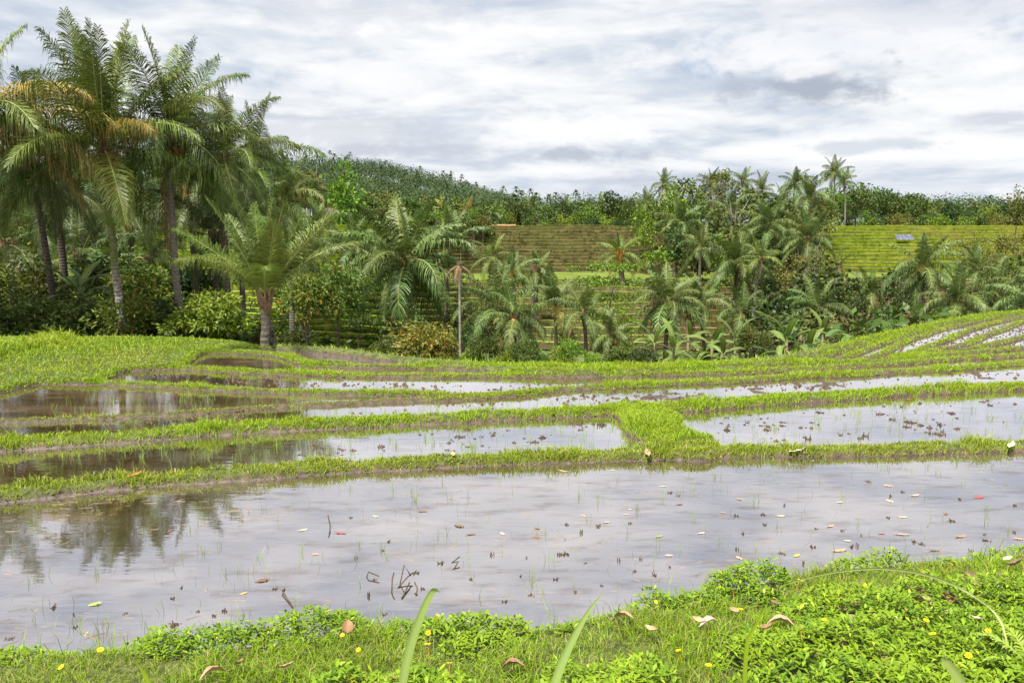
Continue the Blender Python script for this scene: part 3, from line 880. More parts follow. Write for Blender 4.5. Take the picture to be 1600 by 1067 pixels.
for p0, p1, lab, klo, kup in SECT:
    a0, a1 = (p0 - 800) / FPX, (p1 - 800) / FPX
    av = np.linspace(a0, a1, int((p1 - p0) / 2.5)); ga = g_az(av)
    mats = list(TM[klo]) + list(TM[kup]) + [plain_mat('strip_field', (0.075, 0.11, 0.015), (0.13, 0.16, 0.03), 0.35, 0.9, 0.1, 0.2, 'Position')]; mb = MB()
    for i, (d0, z0) in enumerate(ROWS):
        lo = i < len(LOW)
        last = i == len(ROWS) - 1
        z1 = ROWS[i + 1][1] if not last else z0 + 0.35
        if i == len(LOW) - 1: z1 = z0 + 0.12
        d1 = ROWS[i + 1][0] if not last else d0 + 3.0
        wob = lambda k, d: d * ga + 2.6 * (fbm(av * 11, av * 0 + k * 0.16, 3, 3) - 0.5) + 0.5 * (fbm(av * 90, av * 0 + k * 3.1, 5, 3) - 0.5)
        f0, f1 = wob(i, d0), wob(i + 1, d1)
        f1 = np.maximum(f1, f0 + 0.75)
        hz = lambda z: 3 + ga * (z - 3) + 0.35 * (fbm(av * 17, av * 0 + z * 1.1, 4, 3) - 0.5)
        lipw = 0.10 * (fbm(av * 240, av * 0 + i * 7.7, 7, 3) - 0.3)
        edge = fbm(av * 420, av * 0 + i * 1.9, 8, 2) * 0.22
        L = []
        L.append((f0, hz(z0 - 0.15)))
        L.append((f0 + 0.10 + edge * 0.4, hz(z1) - 0.02 - edge * 0.5))
        L.append((f0 + 0.06 + edge * 0.2, hz(z1) + 0.10 + lipw))
        L.append((f0 + 0.34, hz(z1) + 0.11 + lipw))
        L.append((f0 + 0.46, hz(z1)))
        L.append((f1 + 0.02, hz(z1) - 0.0))
        G = np.stack([np.stack([av * y, y, z + 0 * y], -1) for y, z in L])
        o = 0 if lo else 3
        if i == len(LOW) - 1: o = 0
        nc = len(av) - 1
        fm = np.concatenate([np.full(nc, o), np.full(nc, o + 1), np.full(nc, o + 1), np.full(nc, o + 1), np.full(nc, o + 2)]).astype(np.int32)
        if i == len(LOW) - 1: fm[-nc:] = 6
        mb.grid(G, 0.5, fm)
    for i, (d0, z0) in enumerate(ROWS):          # weeds and grass overhanging every bank
        if i == len(ROWS) - 1: continue
        z1 = ROWS[i + 1][1] if i != len(LOW) - 1 else z0 + 0.12
        k = int((a1 - a0) * d0 * 2.6); q = RNG.uniform(a0, a1, k)
        q = q[fbm(q * 60, q * 0 + i * 2.3, 9, 3) > 0.42]; k = len(q); gq = g_az(q)
        y = np.interp(q, av, d0 * ga + 2.6 * (fbm(av * 11, av * 0 + i * 0.16, 3, 3) - 0.5) + 0.5 * (fbm(av * 90, av * 0 + i * 3.1, 5, 3) - 0.5)) + RNG.uniform(-0.02, 0.3, k)
        z = 3 + gq * (z1 - 3) + 0.35 * (fbm(q * 17, q * 0 + z1 * 1.1, 4, 3) - 0.5) + RNG.uniform(-0.12, 0.08, k)
        b = np.stack([q * y, y, z], 1); w_ = RNG.uniform(0.08, 0.28, k); h_ = RNG.uniform(0.08, 0.32, k)
        V = np.stack([b - np.stack([w_, 0 * w_, 0 * w_], 1), b + np.stack([w_, 0 * w_, 0 * w_], 1), b + np.stack([RNG.normal(0, .1, k), -0.12 + 0 * w_, h_], 1)], 1).reshape(-1, 3)
        j = np.arange(k) * 3; mb.add(V, np.stack([j, j + 1, j + 2], 1), 0.5, 1 if i < len(LOW) else 4)
    tag(mb.build('terraced_field', mats), lab, kind='structure')

# patch of orange bare soil along the top terrace
mb = MB()
av = np.linspace((768 - 800) / FPX, (806 - 800) / FPX, 14); yy = 118.2 * g_az(av) + 0.35
top = 3 + g_az(av) * (2.65 - 3) + 0.12
mb.grid(np.stack([np.stack([av * (yy + k * 0.5), yy + k * 0.5, top + h * (0.7 + 0.6 * vnoise(av * 300, av * 0 + k, 3))], -1) for k, h in ((0, -0.3), (0.1, 0.02), (0.6, 0.16), (1.2, 0.0))]))
tag(mb.build('soil_heap', plain_mat('orange_soil', (0.22, 0.12, 0.055), (0.29, 0.18, 0.09), 3, 0.9, 0.1, 0.4)), 'low heap of orange soil at the top edge of the brown terraces', 'soil heap')


# far hill forest: one mass, every tree a spray of leaf clumps
def forest(name, label, spots, mat, hr, nq):
    mb = MB(); n = len(spots)
    H = RNG.uniform(hr[0], hr[1], n); Wd = H * RNG.uniform(0.34, 0.6, n)
    Z = valley_z(spots)
    palm = RNG.random(n) < np.where(spots[:, 0] / spots[:, 1] > 0.1, 0.04, 0.12)
    nq_ = nq
    base = np.column_stack([spots, Z])
    d = RNG.normal(size=(n, nq_, 3)); d /= np.linalg.norm(d, axis=2)[..., None]
    r = RNG.uniform(0.55, 1.0, (n, nq_)) ** 0.5
    off = d * r[..., None] * np.stack([Wd, Wd, H * 0.36], 1)[:, None]
    c = base[:, None] + off + np.array([0, 0, 1]) * (H * 0.62)[:, None, None]
    star = np.zeros((0, 4, 3))
    c = c.reshape(-1, 3); k = len(c)
    dn = d.reshape(-1, 3) + RNG.normal(0, 0.5, (k, 3)) + np.array([0, 0, 0.5])
    dn /= np.linalg.norm(dn, axis=1)[:, None]
    ref = RNG.normal(size=(k, 3)); s = np.cross(dn, ref); s /= np.linalg.norm(s, axis=1)[:, None]; u = np.cross(dn, s)
    sz = RNG.uniform(0.24, 0.52, k)[:, None] * np.where(np.repeat(palm, nq_), 0.0, 1.0)[:, None] * (hr[1] / 12)
    V = np.stack([c - s * sz, c - u * sz * 0.6, c + s * sz, c + u * sz * 0.6], 1).reshape(-1, 3)
    i = np.arange(k) * 4
    tt = np.clip(np.repeat(np.repeat(RNG.uniform(0.0, 0.8, n), nq_) + RNG.normal(0, 0.07, k), 4), 0, 1)
    mb.add(V, np.stack([i, i + 1, i + 2, i + 3], 1), tt)
    pb = np.where(palm)[0]; nf = 18
    a = RNG.uniform(0, 6.28, (len(pb), 1)) + np.arange(nf) * 2.4; e = np.linspace(1.3, -0.7, nf)[None] + RNG.normal(0, .15, a.shape)
    dd = np.stack([np.cos(a) * np.cos(e), np.sin(a) * np.cos(e), np.sin(e)], -1); ss = np.stack([-np.sin(a), np.cos(a), 0 * a], -1)
    o = (base[pb] + np.column_stack([np.zeros(len(pb)), np.zeros(len(pb)), H[pb] * 1.05]))[:, None]
    Lf = 2.1; V = np.stack([o + 0 * dd, o + dd * Lf * .55 + ss * .3, o + dd * Lf - np.array([0, 0, .8]), o + dd * Lf * .55 - ss * .3], 2).reshape(-1, 3)
    i = np.arange(len(pb) * nf) * 4
    mb.add(V, np.stack([i, i + 1, i + 2, i + 3], 1), np.repeat(RNG.uniform(0.1, .6, len(pb)), nf * 4))
    # trunks
    w = 0.11
    sel = np.where(RNG.random(n) < 0.05)[0]; base = base[sel]; H = H[sel]; n = len(sel)
    tb = np.stack([base + [-w, 0, -.5], base + [w, 0, -.5], base + np.column_stack([np.full(n, w), np.zeros(n), H]), base + np.column_stack([np.full(n, -w), np.zeros(n), H])], 1)
    i = np.arange(n) * 4
    mb.add(tb.reshape(-1, 3), np.stack([i, i + 1, i + 2, i + 3], 1), 0.5, 1)
    return tag(mb.build(name, [mat, M['trunk_pale']]), label, kind='stuff')


n = 4500
yy = RNG.uniform(270, 490, n); aa = RNG.uniform(-0.6, 0.72, n)
keep = (RNG.random(n) < np.where(aa < 0.03, 1.0, 0.45))
forest('forest', 'dense forest covering the far hill and the flat horizon', np.stack([aa * yy, yy], 1)[keep], M['leaf_hill'], (7, 12.5), 92)
# ------------------------------------------------------------------ palms
def frond_mesh(name, elev, droop, L, nl, leaf, lw, hang, mats, two=True, spread=0.0, lateral=0.0):
    n = 14
    s = np.linspace(0, 1, n)
    th = elev - droop * s ** 1.5
    dl = L / (n - 1)
    P = np.zeros((n, 3))
    for i in range(1, n):
        t = (th[i - 1] + th[i]) / 2
        P[i] = P[i - 1] + dl * np.array([math.cos(t), lateral * s[i] * 0.5, math.sin(t)])
    mb = MB()
    mb.tube(P, np.interp(s, [0, 0.12, 1], [0.055, 0.032, 0.006]) * (L / 4.2) ** 0.5, 4, 0.6, 1, cap=False)
    for sd in (-1, 1):
        u = np.clip(0.13 + 0.87 * (np.arange(nl) / (nl - 1)) ** 0.95 + RNG.normal(0, 0.004, nl), 0.1, 0.998)
        b = np.stack([np.interp(u, s, P[:, k]) for k in range(3)], 1)
        t = np.interp(u, s, th)
        T = np.stack([np.cos(t), np.zeros(nl), np.sin(t)], 1); Nn = np.stack([-np.sin(t), np.zeros(nl), np.cos(t)], 1)
        Sv = np.array([0, sd, 0.0])
        ln = leaf * np.interp(u, [0.1, 0.22, 0.5, 0.8, 1.0], [0.55, 0.95, 1.0, 0.72, 0.30]) * RNG.uniform(0.85, 1.12, nl)
        fw = np.interp(u, [0.1, 0.5, 1.0], [0.30, 0.58, 1.10]) + RNG.normal(0, 0.09, nl)
        d = Sv * np.cos(fw)[:, None] + T * np.sin(fw)[:, None] + Nn * (0.28 + RNG.normal(0, 0.12, nl))[:, None]
        d /= np.linalg.norm(d, axis=1)[:, None]
        hg = hang * RNG.uniform(0.6, 1.35, nl)
        down = np.array([0, 0, -1.0]); ln = ln * np.where(RNG.random(nl) < 0.04, RNG.uniform(0.2, 0.6, nl), 1.0)
        p1 = b + d * (ln * 0.38)[:, None] + down * (hg * ln * 0.07)[:, None]
        p2 = b + d * (ln * (0.70 - 0.10 * hg))[:, None] + down * (hg * ln * 0.30)[:, None]
        tip = b + d * (ln * (0.92 - 0.30 * hg))[:, None] + down * (hg * ln * 0.66)[:, None]
        wv = T * (lw / 2)
        tt = np.repeat(np.clip(RNG.normal(0.45, 0.2, nl), 0, 1), 7)
        V = np.stack([b - wv * .7, b + wv * .7, p1 + wv, p1 - wv, p2 + wv * 0.75, p2 - wv * 0.75, tip], 1).reshape(-1, 3)
        i = np.arange(nl) * 7
        mb.add(V, np.concatenate([np.stack([i, i + 1, i + 2, i + 3], 1), np.stack([i + 3, i + 2, i + 4, i + 5], 1)]), tt)
        mb.faces(np.stack([i + 5, i + 4, i + 6], 1))
    return mb.mesh(name, mats)


ELEV = [86, 74, 60, 44, 28, 10, -10, -32, -58]
DROOP = [12, 28, 50, 72, 86, 90, 80, 56, 28]


def frond_set(mat, L, nl, leaf, lw, hang, variants=2, droop=DROOP):
    out = []
    for e, d in zip(ELEV, droop):
        out.append([frond_mesh('frond', R(e), R(d * RNG.uniform(0.8, 1.2)), L, nl, leaf, lw, hang * (0.55 + 0.6 * (90 - e) / 150), [mat, M['rachis']], lateral=RNG.uniform(-0.2, 0.2)) for _ in range(variants)])
    return out


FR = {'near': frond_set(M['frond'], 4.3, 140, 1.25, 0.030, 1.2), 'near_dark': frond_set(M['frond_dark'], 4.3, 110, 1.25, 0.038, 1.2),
      'near_young': frond_set(M['frond_young'], 4.3, 140, 1.2, 0.030, 1.1, droop=[8, 14, 26, 46, 62, 78, 72, 48, 24]),
      'mid': frond_set(M['frond_grey'], 3.6, 64, 1.12, 0.058, 1.25), 'mid_young': frond_set(M['frond_young'], 3.6, 60, 1.05, 0.056, 1.05, 1),
      'mid_yellow': frond_set(M['frond_yellow'], 3.6, 58, 1.05, 0.056, 1.15, 1)}
DRY = frond_set(M['frond_dry'], 3.6, 44, 0.75, 0.05, 1.2, 1)
YEL = frond_set(M['frond_yellow'], 4.3, 130, 1.2, 0.032, 1.3, 1)
mbc = MB()
th_ = np.linspace(0, math.pi, 7); ph_ = np.arange(8) / 8 * 2 * math.pi
mbc.grid(np.stack([np.stack([0.11 * np.sin(t) * np.cos(ph_), 0.11 * np.sin(t) * np.sin(ph_), 0.14 * np.cos(t) + 0 * ph_], -1) for t in th_]), 0.5, 0, True)
COCO = mbc.mesh('coconut', M['coconut'], True)
mbs = MB()           # fibrous boss at the crown where the fronds spring
for q in range(14):
    a = q * 2.4
    mbs.tube([[0, 0, -0.55], [0.13 * math.cos(a), 0.13 * math.sin(a), -0.15], [0.26 * math.cos(a), 0.26 * math.sin(a), 0.28]], [0.08, 0.07, 0.02], 5)
BOSS = {k: mbs.mesh('crown_base', plain_mat('fibre_' + k, c1, c2, 8, 0.9, 0.1, 0.4)) for k, c1, c2 in
        (('brown', (0.12, 0.075, 0.04), (0.22, 0.15, 0.09)), ('orange', (0.40, 0.17, 0.03), (0.48, 0.26, 0.07)))}


def trunk_mesh(base, top, r0, r1, mat, bend=0.0, n=8):
    base = np.asarray(base, float); top = np.asarray(top, float)
    s = np.linspace(0, 1, 14)[:, None]
    H = max(0.3, np.linalg.norm(top - base))
    side = np.array([RNG.normal(), RNG.normal(), 0]); side /= np.linalg.norm(side)
    P = base + (top - base) * s + side * np.sin(s * math.pi) * bend * H + side * 0.02 * np.sin(s * 9)
    rad = r1 + (r0 - r1) * (1 - s[:, 0]) ** 0.8 + 0.05 * np.exp(-s[:, 0] * H / 0.35) * (r0 / 0.17)
    mb = MB(); mb.tube(P, rad, n, 0.5, 0)
    return mb.mesh('trunk', mat, True)


def palm(px, py, d, kind, fl, label, nf=22, group=None, name='coconut_palm', base_px=None, trunk='trunk', r=(0.17, 0.11), bend=0.03, emin=-50, emax=86,
         coco=0, dry=0, boss='brown', drylist=(), yel=0, pw=1.0, az0=None, base_d=None, azl=None):
    """crown centre at photo point (px, py), d metres away; fronds fl metres long; the trunk stands on the terrain"""
    big = 1.5 if kind.startswith('near') and 'young spreading' not in label else 1.0
    if big > 1: nf = int(nf * 0.82)
    d, fl, r = d * big, fl * big * (0.96 if big > 1 else 1), (r[0] * big, r[1] * big)
    c = at(px, py, d)
    bx = at(base_px, py, base_d or d)[0] if base_px is not None else c[0]
    by = base_d or d
    bz = tz(bx, by) - 0.1
    if bz > c[2] - 0.4: bz = c[2] - 0.4
    root = empty(name, (bx, by, bz))
    tag(root, label, 'palm tree', group)
    top = c - np.array([bx, by, bz])
    link('trunk', trunk_mesh((0, 0, 0), top, r[0], r[1], M[trunk], bend), root)
    link('crown_base', BOSS[boss], root, top, (0, 0, RNG.uniform(0, 6)), r[1] / 0.11)
    L0 = 4.3 if kind.startswith('near') else 3.6
    a = RNG.uniform(0, 6) if az0 is None else az0
    for i in range(nf):
        q = (i / max(1, nf - 1)) ** pw
        e = emax + (emin - emax) * q + RNG.normal(0, 4)
        k = int(np.argmin([abs(e - x) for x in ELEV]))
        fs = FR[kind][k]
        if i < yel_idx(nf, yel): pass
        if dry and i >= nf - dry: me = DRY[k][0]; sc = fl / 3.6 * 0.8
        elif yel and i >= nf - dry - yel: me = (YEL if kind.startswith('near') else FR['mid_yellow'])[k][0]; sc = fl / L0
        else: me = fs[RNG.integers(len(fs))]; sc = fl / L0
        sc *= RNG.uniform(0.85, 1.08) * (0.9 if e > 70 else 1.0) * (np.interp(e, [-60, 30], [0.72, 1.0]) if kind.startswith('near') else 1.0)
        rot = Euler((RNG.normal(0, 0.18), R(ELEV[k] - e), a + i * 2.39996 + RNG.normal(0, 0.15)))
        link('frond', me, root, top + np.array([0, 0, 0.1 * q]), rot, sc)
    for (azd, e, sc_, kd) in drylist:
        src = {'dry': DRY, 'yel': YEL}[kd]
        k = int(np.argmin([abs(e - x) for x in ELEV]))
        o = link('frond', src[k][0], root, top, (RNG.normal(0, 0.1), R(ELEV[k] - e), R(azd)), sc_ * big)
        o['label'] = 'dead brown hanging frond' if kd == 'dry' else 'yellowing old frond'
    for i in range(coco):
        aa = RNG.uniform(0, 6.28); rr = RNG.uniform(0.16, 0.34) * big
        link('coconut', COCO, root, top + np.array([rr * math.cos(aa), rr * math.sin(aa), RNG.uniform(-0.5, -0.05) * big]), (RNG.normal(0, .5), RNG.normal(0, .5), 0), RNG.uniform(0.8, 1.1) * (1 + (big - 1) * .6))
    return root


def yel_idx(nf, y): return 0


G1 = 'tall coconut palms behind the left lawn'
palm(163, 236, 20.3, 'near_young', 3.75, 'tallest coconut palm with upright fronds and a mossy trunk, white spotted at its foot', 27, G1, base_px=175, trunk='trunk_moss', r=(0.108, 0.08), bend=0.015,
     emin=-22, emax=88, pw=1.75, coco=9, drylist=((200, 30, 0.8, 'yel'), (-40, 35, 0.62, 'yel')))
palm(266, 212, 21.8, 'near', 3.3, 'coconut palm with orange nuts and a long brown dead frond, right of the mossy trunk', 25, G1, base_px=268, r=(0.105, 0.075), emin=-42, pw=1.15, coco=14,
     drylist=((215, -78, 1.0, 'dry'), (170, 20, 0.85, 'yel')))
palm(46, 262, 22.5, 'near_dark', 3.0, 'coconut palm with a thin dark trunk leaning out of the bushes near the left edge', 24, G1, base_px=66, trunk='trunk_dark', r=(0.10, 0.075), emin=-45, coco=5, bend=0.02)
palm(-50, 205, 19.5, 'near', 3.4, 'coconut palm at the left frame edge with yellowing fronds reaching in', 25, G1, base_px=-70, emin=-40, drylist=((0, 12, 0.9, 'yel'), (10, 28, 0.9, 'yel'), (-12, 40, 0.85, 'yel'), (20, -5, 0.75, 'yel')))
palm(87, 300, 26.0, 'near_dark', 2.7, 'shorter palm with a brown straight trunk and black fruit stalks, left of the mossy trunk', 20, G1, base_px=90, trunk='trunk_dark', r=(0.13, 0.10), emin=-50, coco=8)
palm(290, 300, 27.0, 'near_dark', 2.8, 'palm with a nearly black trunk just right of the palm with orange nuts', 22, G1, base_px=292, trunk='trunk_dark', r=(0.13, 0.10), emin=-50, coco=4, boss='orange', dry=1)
palm(395, 268, 30.0, 'near', 3.2, 'palm whose drooping crown is rightmost of the tall left palms', 23, G1, base_px=425, emin=-45, bend=0.06, dry=1)
palm(350, 250, 33.0, 'near', 3.3, 'palm crown half hidden behind the tall palms, above the young spreading palm', 22, G1, base_px=350, trunk='trunk_dark')
palm(415, 468, 19.8, 'near_young', 2.7, 'young spreading palm with a short thick trunk at the lawn edge', 16, None, base_px=413, r=(0.105, 0.09), emin=36, pw=0.9, yel=0, az0=0.5)
G2 = 'grey green palms in the shade behind the tall left palms'
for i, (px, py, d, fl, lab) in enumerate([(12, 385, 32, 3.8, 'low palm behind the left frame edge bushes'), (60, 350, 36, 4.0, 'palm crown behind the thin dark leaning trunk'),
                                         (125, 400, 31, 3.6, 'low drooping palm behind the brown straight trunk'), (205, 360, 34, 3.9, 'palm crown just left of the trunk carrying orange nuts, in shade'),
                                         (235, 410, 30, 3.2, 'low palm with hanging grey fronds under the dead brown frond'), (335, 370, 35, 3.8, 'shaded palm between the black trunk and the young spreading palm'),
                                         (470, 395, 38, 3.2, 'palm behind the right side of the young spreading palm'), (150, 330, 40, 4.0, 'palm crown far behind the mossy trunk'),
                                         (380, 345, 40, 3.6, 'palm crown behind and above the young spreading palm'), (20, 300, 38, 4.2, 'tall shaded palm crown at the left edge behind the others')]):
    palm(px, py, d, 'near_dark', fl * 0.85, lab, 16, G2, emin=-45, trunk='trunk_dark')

G3 = 'coconut palms growing in the valley'
for a in [
    dict(px=635, py=408, d=50, kind='mid', fl=3.55, label='large round headed coconut palm with fronds all round, centre left of the valley', nf=30, emin=-62, emax=80, coco=10, base_px=626, bend=0.0, dry=1),
    dict(px=702, py=385, d=57, kind='mid', fl=3.3, label='coconut palm with a tall sheaf of upright fronds and a thin dark leaning trunk', nf=20, emin=-20, pw=1.7, base_px=688, trunk='trunk_dark', r=(.15, .1), drylist=((-20, -58, .6, 'dry'),)),
    dict(px=552, py=388, d=55, kind='mid', fl=3.0, label='coconut palm with glossy drooping fronds above the red tipped tree', nf=20, emin=-60, base_px=557, trunk='trunk_dark', r=(.2, .15)),
    dict(px=768, py=402, d=70, kind='mid_young', fl=2.6, label='small bright palm left of the orange leaved palm, before the brown terraces', nf=16, emin=-30, r=(.12, .09)),
    dict(px=776, py=482, d=42, kind='mid', fl=3.1, label='bushy coconut palm with many pale hanging fronds low in the valley', nf=24, emin=-58, base_px=768, trunk='trunk_dark', yel=1),
    dict(px=805, py=498, d=40, kind='mid', fl=2.4, label='low palm with grey withered fronds beside the bushy palm', nf=14, emin=-65, trunk='trunk_dark', dry=2),
    dict(px=800, py=428, d=62, kind='mid', fl=2.6, label='palm with one orange dying frond behind the bushy palm', nf=14, emin=-50, drylist=((160, -20, .5, 'dry'),), boss='orange'),
    dict(px=838, py=425, d=74, kind='mid', fl=2.5, label='palm with a thick shaggy dark trunk against the brown terraces', nf=17, emin=-60, trunk='trunk_dark', r=(.34, .28)),
    dict(px=866, py=478, d=48, kind='mid', fl=2.9, label='slim coconut palm with upright fronds and a thin trunk, centre of the valley', nf=16, emin=-25, pw=1.2, trunk='trunk_dark', r=(.12, .09), yel=1, base_px=863),
    dict(px=912, py=490, d=45, kind='mid', fl=2.6, label='slim palm with a black trunk and a brown withered head, right of centre', nf=14, emin=-40, pw=1.1, trunk='trunk_dark', r=(.13, .1), dry=2, base_px=916),
    dict(px=968, py=398, d=84, kind='mid_young', fl=3.2, label='palm with an orange crown base standing beside the brown terraces', nf=20, emin=-55, boss='orange', base_px=975, trunk='trunk_dark', r=(.3, .24), yel=2),
    dict(px=1045, py=472, d=52, kind='mid', fl=3.4, label='wide spreading coconut palm with long arching fronds above the banana plants', nf=26, emin=-50, dry=1, trunk='trunk_dark', coco=6),
    dict(px=1092, py=476, d=55, kind='mid', fl=2.7, label='coconut palm with yellowish fronds just right of the wide spreading palm', nf=17, emin=-35, yel=2, trunk='trunk_dark'),
    dict(px=1152, py=412, d=58, kind='mid', fl=3.2, label='upright feathery palm on a straight dark trunk, right of centre', nf=22, emin=-35, pw=1.1, trunk='trunk_dark', r=(.15, .11), coco=4),
    dict(px=1188, py=405, d=56, kind='mid_young', fl=2.1, label='thin pale trunked palm with a small bright crown', nf=13, emin=-45, trunk='trunk_pale', r=(.12, .09), base_px=1184, yel=1),
    dict(px=1158, py=488, d=50, kind='mid', fl=2.3, label='low palm under the upright feathery palm', nf=14, emin=-45, trunk='trunk_dark', yel=2),
    dict(px=1062, py=348, d=95, kind='mid', fl=3.8, label='drooping palm on the front of the wooded knoll with an orange fruit bunch', nf=24, emin=-60, boss='orange', coco=5),
    dict(px=1205, py=352, d=86, kind='mid', fl=4.2, label='large grey green palm in the middle of the wooded knoll', nf=24, emin=-45, coco=4),
    dict(px=1263, py=375, d=80, kind='mid', fl=4.0, label='large drooping palm on the right flank of the wooded knoll', nf=24, emin=-60, dry=1),
    dict(px=1265, py=310, d=98, kind='mid', fl=3.8, label='palm with a tall upright plume at the right top of the knoll', nf=20, emin=-20, pw=1.3),
    dict(px=1304, py=272, d=130, kind='mid', fl=3.6, label='tallest slender palm standing clear against the sky on the right', nf=20, emin=-45, r=(.15, .1), base_px=1306, trunk='trunk_pale'),
    dict(px=1319, py=284, d=134, kind='mid', fl=2.9, label='second slender palm close behind the tallest palm, partly withered', nf=15, emin=-55, dry=2, r=(.15, .1)),
    dict(px=1242, py=288, d=125, kind='mid', fl=3.3, label='round headed palm against the sky left of the tallest palm', nf=20, emin=-35),
    dict(px=1037, py=288, d=130, kind='mid', fl=3.0, label='palm against the sky at the left end of the wooded knoll', nf=18, emin=-45),
    dict(px=1310, py=418, d=80, kind='mid', fl=2.6, label='dying palm reduced to a brown ball of withered fronds', nf=12, emin=-75, dry=8),
    dict(px=1361, py=458, d=65, kind='mid', fl=2.7, label='coconut palm with an orange crown base and black trunk before the right terraces', nf=17, emin=-40, boss='orange', trunk='trunk_dark', dry=1),
    dict(px=1440, py=420, d=50, kind='mid', fl=3.1, label='coconut palm with broad hanging fronds and orange nuts, right of the valley', nf=24, emin=-58, coco=10, boss='orange'),
    dict(px=1497, py=472, d=45, kind='mid', fl=2.9, label='low wide palm just above the right grassy shoulder', nf=22, emin=-45, trunk='trunk_dark'),
    dict(px=1562, py=458, d=48, kind='mid', fl=2.8, label='dark palm second from the right frame edge', nf=19, emin=-45, trunk='trunk_dark'),
    dict(px=1612, py=472, d=44, kind='mid', fl=3.1, label='palm cut by the right frame edge with a hanging pale frond', nf=19, emin=-50, trunk='trunk_dark'),
    dict(px=1278, py=482, d=55, kind='mid', fl=2.9, label='low palm with one yellow tipped frond beside the dark bushes', nf=15, emin=-30, yel=1, trunk='trunk_dark'),
    dict(px=1525, py=420, d=62, kind='mid', fl=2.6, label='palm behind the low wide palm on the right', nf=17, emin=-45),
    dict(px=600, py=372, d=75, kind='mid', fl=2.9, label='palm behind the left shoulder of the large round headed palm', nf=16, emin=-40),
    dict(px=500, py=352, d=70, kind='mid', fl=3.0, label='palm behind the right fronds of the young spreading palm', nf=17, emin=-45),
    dict(px=955, py=525, d=40, kind='mid', fl=1.7, label='short palm low among the bushes right of the black trunked slim palm', nf=12, emin=-30, trunk='trunk_dark'),
    dict(px=440, py=315, d=44, kind='mid', fl=3.4, label='palm with a sheaf of fronds right of the tall left palms', nf=18, emin=-50),
]:
    a['fl'] *= 1.30 if 'large round headed coconut' in a['label'] else 0.94; a.setdefault('base_px', a['px'] + RNG.normal(0, 9)); a.setdefault('dry', int(RNG.integers(0, 3))); a.setdefault('coco', int(RNG.integers(0, 7)))
    a['emin'] = a.get('emin', -50) + RNG.normal(0, 7)
    palm(group=G3, **a)
# slender areca with a nodding dead head
palm(718, 414, 40, 'mid', 1.5, 'slender bare pale pole palm with a nodding brown dead head', 9, None, 'areca_palm', trunk='trunk_pale', r=(0.075, 0.06), emin=-70, emax=-20, dry=9, bend=0.01)
# palms along the far tree line
FARP = [(832, 326, 150, 3.4, 'dark palm with stiff fronds above the brown terraces', 'mid'), (886, 330, 152, 3.4, 'palm right of the stiff dark one above the brown terraces', 'mid'),
        (694, 328, 135, 3.0, 'left of the two yellow green palms in the tree line', 'mid_yellow'), (732, 330, 135, 3.1, 'right of the two yellow green palms in the tree line', 'mid_yellow'),
        (1440, 335, 140, 3.6, 'palm in the tree line behind the right green terraces', 'mid'), (612, 322, 140, 3.0, 'palm in the tree line above the large round headed palm', 'mid'),
        (542, 322, 120, 3.2, 'palm in the tree line beside the small roofs', 'mid'), (770, 335, 145, 2.8, 'small palm in the tree line left of the stiff dark palm', 'mid'),
        (1190, 300, 122, 3.4, 'palm among the trees at the top of the wooded knoll', 'mid'), (1110, 290, 126, 3.2, 'palm at the top left of the wooded knoll', 'mid'), (1160, 285, 128, 3.0, 'palm plume at the very top of the knoll', 'mid'),
        (1545, 338, 150, 3.0, 'palm in the far right of the tree line', 'mid'), (1010, 315, 150, 3.2, 'palm in the tree line left of the knoll', 'mid'), (1222, 318, 110, 3.6, 'palm right of the middle of the knoll crown', 'mid'),
        (1140, 330, 104, 3.6, 'palm in the middle of the wooded knoll behind bare twigs', 'mid'), (1095, 385, 84, 3.0, 'low palm at the foot of the knoll', 'mid')]
for px, py, d, fl, lab, kd in FARP:
    palm(px, py, d, kd, fl, lab, 16, 'palms along the far tree line', emin=-50)
